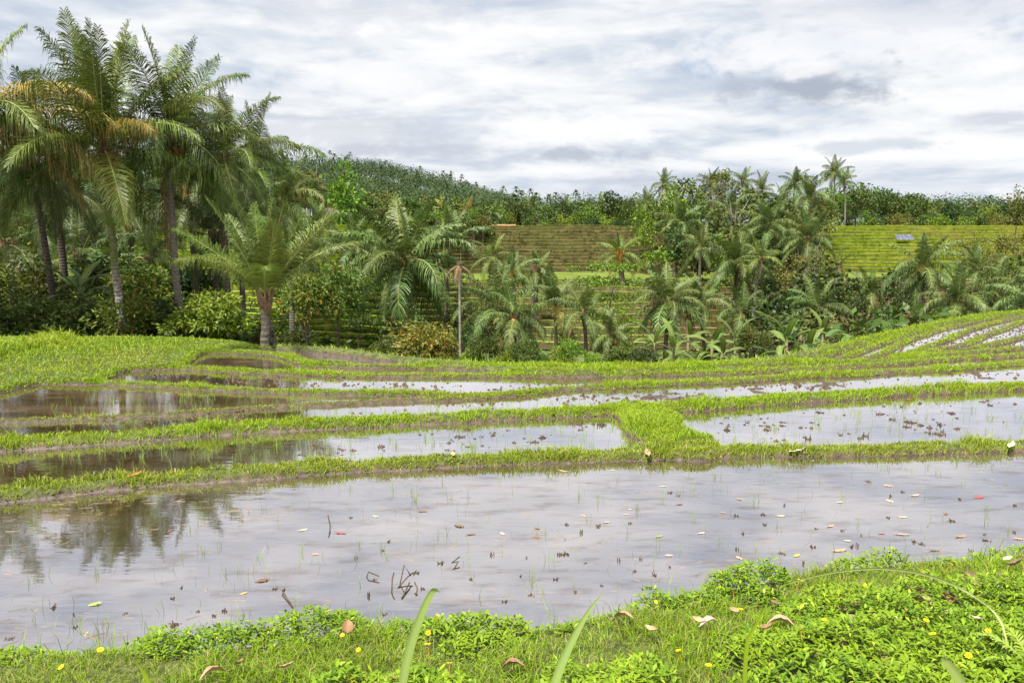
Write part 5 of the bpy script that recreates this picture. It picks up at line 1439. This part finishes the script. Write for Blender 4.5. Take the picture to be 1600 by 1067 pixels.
# dry leaves on the near bank
GB = 'dry leaves lying on the near bank'
for px, py, k, v, sc, lab in [
    (543, 980, 'rust', 2, 1.2, 'glossy rust brown leaf lying at the water edge of the bank'), (332, 1049, 'tan', 1, 1.3, 'long pale curled leaf on the turf at the lower left'), (375, 1037, 'brown', 0, .8, 'small grey brown leaf right of the long pale curled one'),
    (447, 1043, 'tan', 0, .9, 'crumpled pale leaf in the turf left of the bent grass blade'), (615, 1060, 'rust', 2, .9, 'rust leaf at the foot of the bent grass blade'), (800, 1037, 'rust', 1, 1.2, 'rust brown leaf left of the straight grass blade'),
    (972, 962, 'tan', 1, 1.3, 'withered tan leaf in the turf near the water, right of the straight blade'), (1018, 985, 'tan', 0, .9, 'small folded tan leaf below the withered one'), (1092, 970, 'tan', 0, .8, 'upright pale folded leaf, left of a pair'),
    (1108, 970, 'pink', 1, 1.1, 'pinkish folded leaf, right of a pair'), (1147, 953, 'tan', 2, .7, 'small tan leaf above the folded pair'), (1212, 943, 'brown', 2, 1.0, 'flat brown leaf under the arching stem'), (1220, 970, 'tan', 1, 1.4, 'large pale tattered leaf below the flat brown one'),
    (1198, 982, 'rust', 0, .9, 'rust leaf half hidden by the pale tattered leaf'), (1318, 932, 'brown', 0, .8, 'small curled leaf at the top of the middle litter heap'), (1330, 942, 'peach', 2, .9, 'light orange leaf on the middle litter heap'),
    (1312, 955, 'tan', 0, 1.1, 'curled tan leaf in the middle litter heap'), (1328, 965, 'tan', 1, 1.0, 'tan leaf at the bottom of the middle litter heap'), (1372, 962, 'pink', 2, .9, 'pale leaf left of the small crumpled leaf'), (1394, 965, 'cream', 2, .9, 'cream leaf in the turf right of the middle heap'),
    (1417, 957, 'tan', 0, .8, 'small crumpled leaf left of the big brown leaves'), (1435, 927, 'brown', 0, 1.2, 'brown curled leaf at the top of the big leaf pair'), (1443, 940, 'tan', 1, 1.7, 'big tan leaf in the pile on the right of the bank'),
    (1482, 934, 'rust', 2, 1.5, 'big rust brown leaf right of the tan pile'), (1483, 956, 'peach', 2, 1.1, 'round pale leaf standing below the big rust leaf'), (1515, 902, 'brown', 1, 1.4, 'long brown leaf near the water at the right'), (1568, 900, 'brown', 2, 1.1, 'broad grey brown leaf near the right frame edge'),
    (1566, 919, 'cream', 1, 1.1, 'long cream leaf near the right frame edge'), (1588, 882, 'brown', 0, 1.3, 'dark curled leaf cut by the right frame edge'), (1528, 968, 'pink', 0, .7, 'small pale folded leaf right of the round pale leaf'),
    (1575, 873, 'cream', 2, .9, 'cream leaf at the water edge on the right'), (1380, 1028, 'tan', 1, .9, 'tan leaf sunk in the leafy ground cover, lower right'), (1346, 906, 'brown', 1, .6, 'thin grey twig like leaf by the water')]:
    p = hit_ground(px, py, 0.10)
    o = link('dry_leaf', CURLED[k][v], None, (p[0], p[1], gz(p[0], p[1]) + 0.10), (RNG.normal(0.12, .15), RNG.normal(0, .18), RNG.uniform(0, 6)), sc * 0.66)
    tag(o, lab, 'leaf', GB)

# yellow flowers in the ground cover: petals round a darker disc
ymat = leaf_mat('yellow_petal', (0.75, 0.42, 0.005), (0.85, 0.58, 0.01), None, 0, 0.5, 0.2, 0.2, 0.1); dmat = plain_mat('flower_disc', (0.5, 0.2, 0.01), (0.6, 0.3, 0.02), 60, 0.8, 0.1, 0.2)
mb = MB()
for q in range(9):
    a = q * 2 * math.pi / 9; d = np.array([math.cos(a), math.sin(a), 0]); s_ = np.array([-d[1], d[0], 0]); u = np.array([0, 0, 1.0])
    mb.add([d * .003, d * .011 + s_ * .0045 + u * .003, d * .0165 + s_ * .002 + u * .002, d * .0165 - s_ * .002 + u * .002, d * .011 - s_ * .0045 + u * .003], [[0, 1, 2, 3]], RNG.random()); mb.faces([[0, 3, 4]])
mb.tube([[0, 0, 0], [0.003, 0, -.03], [0, 0, -.07]], [.0012] * 3, 4, 0.2, 1, cap=False)
mb.tube([[0, 0, 0], [0, 0, .004], [0, 0, .006]], [.0055, .005, .002], 8, 0.2, 1)
FLOW = mb.mesh('yellow_flower', [ymat, dmat])
GFL = 'yellow flowers in the near ground cover'
for i, (px, py, where) in enumerate([(135, 989, 'at the water edge on the left'), (209, 997, 'at the water edge on the left'), (157, 1016, 'at the water edge on the left'), (96, 1043, 'low on the left of the bank'), (497, 968, 'near the glossy rust leaf'), (535, 993, 'near the glossy rust leaf'),
                                  (560, 1016, 'near the glossy rust leaf'), (545, 1007, 'near the glossy rust leaf'), (684, 962, 'right of the bent grass blade'), (668, 1007, 'right of the bent grass blade'), (719, 1035, 'right of the bent grass blade'), (702, 1037, 'right of the bent grass blade'),
                                  (669, 989, 'right of the bent grass blade'), (806, 980, 'left of the straight grass blade'), (549, 1062, 'at the bottom frame edge, left'), (1025, 941, 'near the withered tan leaf'), (975, 993, 'near the withered tan leaf'), (1060, 1017, 'in the lower middle right cover'),
                                  (1107, 1040, 'in the lower middle right cover'), (1085, 934, 'above the folded leaf pair'), (1145, 926, 'above the folded leaf pair'), (1156, 953, 'above the folded leaf pair'), (1138, 904, 'above the folded leaf pair'), (1250, 907, 'beside the arching stem'), (1351, 915, 'beside the arching stem'),
                                  (1398, 888, 'beside the arching stem'), (1441, 884, 'at the water edge on the right'), (1486, 882, 'at the water edge on the right'), (1443, 910, 'above the big leaf pile'), (1251, 985, 'below the pale tattered leaf'), (1288, 969, 'below the middle litter heap'), (1370, 996, 'below the middle litter heap'),
                                  (1447, 970, 'below the big leaf pile'), (1458, 991, 'below the big leaf pile'), (1570, 977, 'in the lower right cover'), (1544, 987, 'in the lower right cover'), (1513, 1025, 'in the lower right cover'), (1218, 994, 'below the pale tattered leaf')]):
    if i % 3 == 1: continue
    p = hit_ground(px, py, 0.17)
    o = link('yellow_flower', FLOW, None, (p[0], p[1], gz(p[0], p[1]) + 0.175), (RNG.normal(-.35, .3), RNG.normal(0, .35), RNG.uniform(0, 6)), RNG.uniform(0.85, 1.25))
    tag(o, 'yellow flower ' + where, 'flower', GFL)

# stubble clumps and mud clods standing in the paddies
def stubble_mesh(seed, n, h, spread, mud):
    r = np.random.default_rng(seed); mb = MB()
    for q in range(n):
        a = r.uniform(0, 6.28); rr = spread * r.uniform(0, 1) ** .6
        b = np.array([rr * math.cos(a), rr * math.sin(a), -0.01]); e = b + np.array([r.normal(0, .013), r.normal(0, .013), h * r.uniform(.4, 1.2)])
        mb.tube([b, (b + e) / 2 + r.normal(0, .006, 3), e], [.007, .006, .003], 4, r.random(), 0)
    for q in range(mud):
        a = r.uniform(0, 6.28); rr = spread * r.uniform(0, .8)
        th = np.linspace(0, math.pi / 2, 4); ph = np.arange(7) / 7 * 6.283; s = r.uniform(.018, .04)
        G = np.stack([np.stack([np.sin(t) * np.cos(ph), np.sin(t) * np.sin(ph), 0.6 * np.cos(t) + 0 * ph], -1) for t in th]) * s * r.uniform(.75, 1.25, (4, 7, 1)) + np.array([rr * math.cos(a), rr * math.sin(a), -.006])
        mb.grid(G, r.random(), 1, True)
    return mb.mesh('stubble_clump', [M['straw'], M['mud']])


STB = [stubble_mesh(40 + i, n, h, s, m) for i, (n, h, s, m) in enumerate([(9, .05, .035, 1), (6, .06, .03, 2), (12, .045, .05, 1), (4, .07, .02, 1), (7, .04, .06, 3), (3, .09, .03, 0)])]
CLOD = [stubble_mesh(60 + i, n, h, s, m) for i, (n, h, s, m) in enumerate([(5, .05, .06, 5), (3, .06, .05, 4), (6, .05, .07, 6), (2, .04, .04, 3)])]
near_specified = [(600, 860), (548, 809), (607, 846), (555, 872), (585, 906), (577, 930), (767, 867), (283, 918), (270, 935), (83, 949), (195, 958), (115, 960), (17, 997), (350, 955), (275, 975), (118, 980), (270, 980), (530, 965), (600, 960), (822, 872), (885, 820), (907, 833), (932, 822),
                  (935, 822), (985, 818), (875, 867), (884, 866), (915, 880), (968, 877), (1000, 873), (1047, 886), (992, 893), (1022, 899), (1048, 720 + 50), (1060, 775), (1160, 834), (1150, 858), (1192, 804), (1195, 820), (1150, 806), (1225, 790), (1220, 865), (1270, 855), (1256, 880), (1345, 836), (1367, 868),
                  (1388, 809), (1429, 847), (1410, 769), (1355, 752), (1392, 776), (1538, 835), (1584, 832), (1517, 862), (1330, 854), (1340, 854), (1318, 876), (1540, 845), (1500, 780), (1487, 814), (1586, 790), (1440, 850), (1275, 826), (1316, 829), (310, 955), (335, 962), (430, 920), (650, 895), (660, 920), (690, 880), (735, 905), (790, 940),
                  (813, 900), (830, 930), (870, 905), (900, 925), (940, 915)]
cnt = 0
for px, py in near_specified:
    p = hit(px, py, 0.0); k = RNG.integers(len(STB))
    o = link('stubble_clump', STB[k], None, (p[0], p[1], 0), (0, 0, RNG.uniform(0, 6)), RNG.uniform(0.4, 0.85) * np.array([1, 1, 0.62]))
    tag(o, 'small dark clump of rotting stubble standing in the nearest paddy', 'stubble clump', 'stubble clumps in the nearest paddy')
for poly, n, lab, grp, x0, x1, sc in [
    ('L', 62, 'dark mud clod with stubble in the paddy left of the cross bund', 'mud clods left of the cross bund', 415, 985, 1.0), ('Rr', 95, 'dark mud clod with stubble in the paddy right of the cross bund', 'mud clods right of the cross bund', 1085, 1610, 1.05)]:
    k = 0
    while k < n:
        px = x0 + (x1 - x0) * RNG.random() ** (0.8 if poly == 'L' else 0.7)
        lo = np.interp(px, [0, 400, 800, 1000, 1200, 1600], [753, 722, 705, 695, 690, 675]); hi = np.interp(px, [0, 400, 800, 960, 1050, 1200, 1600], [712, 683, 663, 655, 655, 641, 616])
        py = RNG.uniform(hi + 2, lo)
        if poly == 'L' and px > 960 + (py - 648) * 0.7: continue
        if poly == 'Rr' and px < 1060 + (py - 655) * 1.8: continue
        p = hit(px, py, 0.0)
        if gz(p[0], p[1]) > 0.01: continue
        if RNG.random() > 0.12 + sstep(fbm(np.array([p[0] * 1.3]), np.array([p[1] * 1.9]), 4, 3)[0], 0.44, 0.58): continue
        o = link('mud_clod', CLOD[RNG.integers(len(CLOD))], None, (p[0], p[1], -0.004), (0, 0, RNG.uniform(0, 6)), sc * min(1.35, math.exp(RNG.normal(-0.75, 0.45))))
        tag(o, lab, 'mud clod', grp); k += 1
# the many small clods and straws farther off: one mass
mb = MB()
def clods(P, Z, s0, s1):
    n = len(P); th = np.arange(6) / 6 * 6.283; s = RNG.uniform(s0, s1, n)
    ring = np.stack([np.cos(th), np.sin(th), 0 * th - 0.25], -1)
    V = np.concatenate([ring[None] * s[:, None, None] * RNG.uniform(.6, 1.4, (n, 6, 1)), np.stack([0 * s, 0 * s, s * RNG.uniform(.35, 1.0, n)], -1)[:, None]], 1) + np.column_stack([P, Z])[:, None]
    i = np.arange(n)[:, None, None] * 7; j = np.arange(6)
    F = np.stack([j, (j + 1) % 6, 0 * j + 6], 1)[None] + i
    mb.add(V.reshape(-1, 3), F.reshape(-1, 3), 0.5)


P = region_points(26000, 9, 30, -0.75, 0.8); m_ = inpoly(P, P3_POLY) | inpoly(P, p5); P = P[m_]; Z = ground_z(P)
q = (Z < 0.02) & (RNG.random(len(P)) < 0.15 + 0.85 * sstep(fbm(P[:, 0] * .8, P[:, 1] * .8, 3, 3), 0.42, 0.6)); P, Z = P[q], Z[q]
clods(P[:2600], np.maximum(Z[:2600], -0.012), .02, .055)
P = region_points(16000, 14, 32, 0.3, 0.8); P = P[inpoly(P, FAN_POLY)]; Z = ground_z(P); q = Z < 0.02
clods(P[q][:2500], np.maximum(Z[q][:2500], -.016), .02, .05)
tag(mb.build('mud_clods', M['mud']), 'many small mud clods dotting the farther paddies', kind='stuff')

# seedlings and stray blades rising from the water
P = region_points(2600, 4.9, 9.5, -0.75, 0.75); Z = ground_z(P); q = Z < -0.01; P = P[q]
edge_near = sstep(edge_f(P[:, 0] / P[:, 1]) + 1.0, P[:, 1] + 0.0, P[:, 1] + 0.6) if False else np.exp(-np.abs(P[:, 1] - edge_f(P[:, 0] / P[:, 1])) / 0.5)
q = RNG.random(len(P)) < 0.14 + 0.5 * edge_near + 0.3 * sstep(fbm(P[:, 0], P[:, 1], 9, 3), .55, .7); P = P[q]
P = np.concatenate([P, np.repeat(P[::4], 4, 0) + RNG.normal(0, .02, (len(P[::4]) * 4, 2))])
m_ = MB(); blades(P, np.full(len(P), -0.01), 0.13, 0.004, 0.45, m_)
P = region_points(1500, 9.5, 14, -0.6, 0.75); P = np.concatenate([P, np.repeat(P[::3], 5, 0) + RNG.normal(0, .025, (len(P[::3]) * 5, 2))]); Z = ground_z(P); P = P[Z < -0.01]
blades(P, np.full(len(P), -0.01), 0.12, 0.005, 0.5, m_)
tag(m_.build('rice_seedlings', M['seedling']), 'thin scattered rice seedlings rising from the water', kind='stuff')
# floating straw and scum strips
mb = MB(); P = region_points(3000, 4.9, 9, -0.75, 0.75); Z = ground_z(P)
q = (Z < -0.01) & (RNG.random(len(P)) < 0.05 + 0.6 * sstep(fbm(P[:, 0] * 1.1, P[:, 1] * 1.8, 14, 3), 0.52, 0.66)); P = P[q]; n = len(P)
a = RNG.normal(0.1, 0.5, n); L = RNG.uniform(.02, .14, n)[:, None]; d = np.stack([np.cos(a), np.sin(a)], 1); s = np.stack([-np.sin(a), np.cos(a)], 1) * RNG.uniform(.001, .003, n)[:, None]
V = np.stack([np.column_stack([P - d * L * .5 - s, np.full(n, .004)]), np.column_stack([P + d * L * .5 - s, np.full(n, .004)]), np.column_stack([P + d * L * .5 + s, np.full(n, .007)]), np.column_stack([P - d * L * .5 + s, np.full(n, .007)])], 1).reshape(-1, 3)
i = np.arange(n) * 4; mb.add(V, np.stack([i, i + 1, i + 2, i + 3], 1), 0.5)
tag(mb.build('floating_straw', plain_mat('straw_film', (0.10, 0.08, 0.05), (0.24, 0.18, 0.12), 3, 0.8, 0.1, 0, 'Position')), 'bits of straw floating on the nearest paddy', kind='stuff')

# broken dark stems standing in the near paddy
def twig(pts, label, r=0.006):
    w = []
    for px, py, h in pts:
        p = hit(px, py, 0.0); w.append([p[0], p[1], h])
    o = np.array(w[0]); o[2] = 0
    mb = MB(); mb.tube(np.array(w) - o, [r] * len(w), 5)
    tag(link('broken_stem', mb.mesh('broken_stem', M['straw'], True), None, o), label, 'stem', 'broken dark stems in the nearest paddy')


twig([(445, 920, 0.004), (441, 926, .02), (458, 950, 0.004)], 'bent dark stem lying as an open hook on the near water')
twig([(625, 888 + 25, 0.0), (632, 905, .13), (642, 908, .05)], 'tallest of the broken dark stems in the angular group')
twig([(612, 925, 0.0), (613, 918, .07), (616, 915, .12)], 'upright dark stem left of the angular group')
twig([(622, 918, 0.0), (637, 908, .04), (645, 905, .06)], 'slanting dark stem crossing the angular group')
twig([(628, 935, 0.005), (636, 922, .02), (640, 915, .03)], 'dark stem lying low in front of the angular group')
twig([(650, 930, 0.0), (652, 924, .03), (648, 918, .05)], 'small kinked dark stem right of the angular group')
twig([(514, 838, 0.0), (516, 826, .03), (513, 822, .12)], 'kinked dark stem beside the red leaf on the left')
twig([(710, 888, 0.0), (716, 882, .03), (706, 884, .03), (718, 878, .05)], 'little folded dark stem in the middle of the near water')
twig([(573, 902, 0.0), (576, 900, .04), (592, 905, .03)], 'short folded stem left of the angular group')

# ------------------------------------------------------------------ long blades close to the camera
def ribbon(name, pts, mat, label, cat, y0=None):
    """pts: (photo x, photo y, distance, width in metres); the foot runs on down to the ground"""
    P = [at(px, py, d) for px, py, d, w in pts]; W = [p[3] for p in pts]
    p0 = P[0].copy(); zg = gz(p0[0], p0[1]) - 0.03
    if p0[2] > zg + 0.05:
        P = [np.array([p0[0], p0[1], zg])] + P; W = [W[0] * 0.7] + W
    # resample smoothly
    P = np.array(P); n = 26; s = np.linspace(0, 1, len(P)); q = np.linspace(0, 1, n)
    C = np.stack([np.interp(q, s, P[:, k]) for k in range(3)], 1); Wd = np.interp(q, s, W)
    for _ in range(3): C[1:-1] = (C[:-2] + 2 * C[1:-1] + C[2:]) / 4
    T = np.gradient(C, axis=0); T /= np.linalg.norm(T, axis=1)[:, None]
    Sd = np.cross(T, np.array([0.1, 1.0, 0.25])); Sd /= np.linalg.norm(Sd, axis=1)[:, None]
    Nn = np.cross(Sd, T)
    o = C[0].copy()
    G = np.stack([C + Sd * (Wd * .5)[:, None], C + Nn * (Wd * .14)[:, None], C - Sd * (Wd * .5)[:, None]], 1) - o
    mb = MB(); mb.grid(G, np.tile([.5, .9, .4], (n, 1)))
    return tag(link(name, mb.mesh(name, mat, True), None, o), label, cat)


BLM = leaf_mat('long_blade', (0.20, 0.30, 0.05), (0.36, 0.46, 0.13), None, 0, 0.45, 0.4, 0.35, 0.08)
BLP = leaf_mat('pale_stalk', (0.30, 0.36, 0.10), (0.48, 0.54, 0.22), None, 0, 0.5, 0.3, 0.3, 0.05)
ribbon('tall_grass', [(622, 1085, 2.5, .030), (640, 1012, 2.5, .030), (656, 965, 2.5, .026), (670, 932, 2.5, .022), (679, 919, 2.5, .018), (686, 923, 2.48, .010), (688, 928, 2.46, .002)], BLM, 'broad pale grass blade with its tip bent over, in front of the near paddy', 'grass')
ribbon('tall_grass', [(860, 1085, 2.4, .030), (880, 1030, 2.4, .028), (902, 985, 2.4, .022), (921, 952, 2.4, .012), (943, 925, 2.4, .001)], BLM, 'straight tapering grass blade at the bottom middle', 'grass')
ribbon('tall_grass', [(1512, 1085, 2.3, .03), (1493, 1052, 2.3, .03), (1478, 1032, 2.3, .022), (1472, 1028, 2.3, .01)], BLM, 'short blunt grass blade at the lower right', 'grass')
ribbon('tall_grass', [(240, 1085, 2.4, .022), (226, 1052, 2.4, .018), (212, 1032, 2.4, .001)], M['grass_lime'], 'bright green slanting blade at the lower left', 'grass')
ribbon('tall_grass', [(1166, 1002, 3.0, .018), (1182, 975, 3.0, .015), (1202, 938, 3.0, .001)], M['grass_lime'], 'dark green slanting blade left of the pale tattered leaf', 'grass')
ribbon('grass_stalk', [(1580, 975, 4.0, .010), (1540, 942, 4.2, .012), (1512, 925, 4.3, .015), (1490, 912, 4.3, .017), (1450, 897, 4.3, .017), (1400, 888, 4.3, .016), (1350, 887, 4.3, .014), (1290, 895, 4.3, .012), (1240, 908, 4.3, .009), (1216, 917, 4.3, .004)], BLP, 'long pale stalk arching over the water edge at the right', 'grass stalk')
# fern in the lower right corner
p = hit_ground(1600, 1066, 0.0)
root = empty('fern', (p[0] + 0.05, p[1], gz(p[0], p[1]))); tag(root, 'light green fern in the lower right corner', 'fern')
FM = leaf_mat('fern_leaf', (0.16, 0.26, 0.02), (0.34, 0.46, 0.06), None, 0, 0.5, 0.3, 0.35, 0.1)
for q in range(7):
    fm = frond_mesh('frond', R(70 - q * 4), R(95), 0.42, 26, 0.075, 0.012, 0.4, [FM, FM])
    link('frond', fm, root, (0, 0, 0), (0, 0, R(100 + q * 37)), RNG.uniform(0.75, 1.05))

# ------------------------------------------------------------------ look-alikes are told apart by their order from the left
ORD = ['leftmost', 'second', 'third', 'fourth', 'fifth', 'sixth', 'seventh', 'eighth', 'ninth', 'tenth', 'eleventh', 'twelfth', 'thirteenth', 'fourteenth', 'fifteenth', 'sixteenth', 'seventeenth', 'eighteenth', 'nineteenth', 'twentieth', 'twenty-first', 'twenty-second', 'twenty-third', 'twenty-fourth', 'twenty-fifth', 'twenty-sixth', 'twenty-seventh', 'twenty-eighth', 'twenty-ninth', 'thirtieth']
from collections import defaultdict
same = defaultdict(list)
for o in S.objects:
    if o.parent is None and 'label' in o and 'category' in o: same[o['label']].append(o)
for lab, obs in same.items():
    if 1 < len(obs) <= 30:
        obs.sort(key=lambda o: o.location.x / max(o.location.y, 1))
        for i, o in enumerate(obs):
            if len(obs) == 2: o['label'] = ('left ' if i == 0 else 'right ') + lab
            elif i == len(obs) - 1: o['label'] = 'rightmost ' + lab
            else: o['label'] = ORD[i] + ' ' + lab if i == 0 else ORD[i] + ' from left, ' + lab
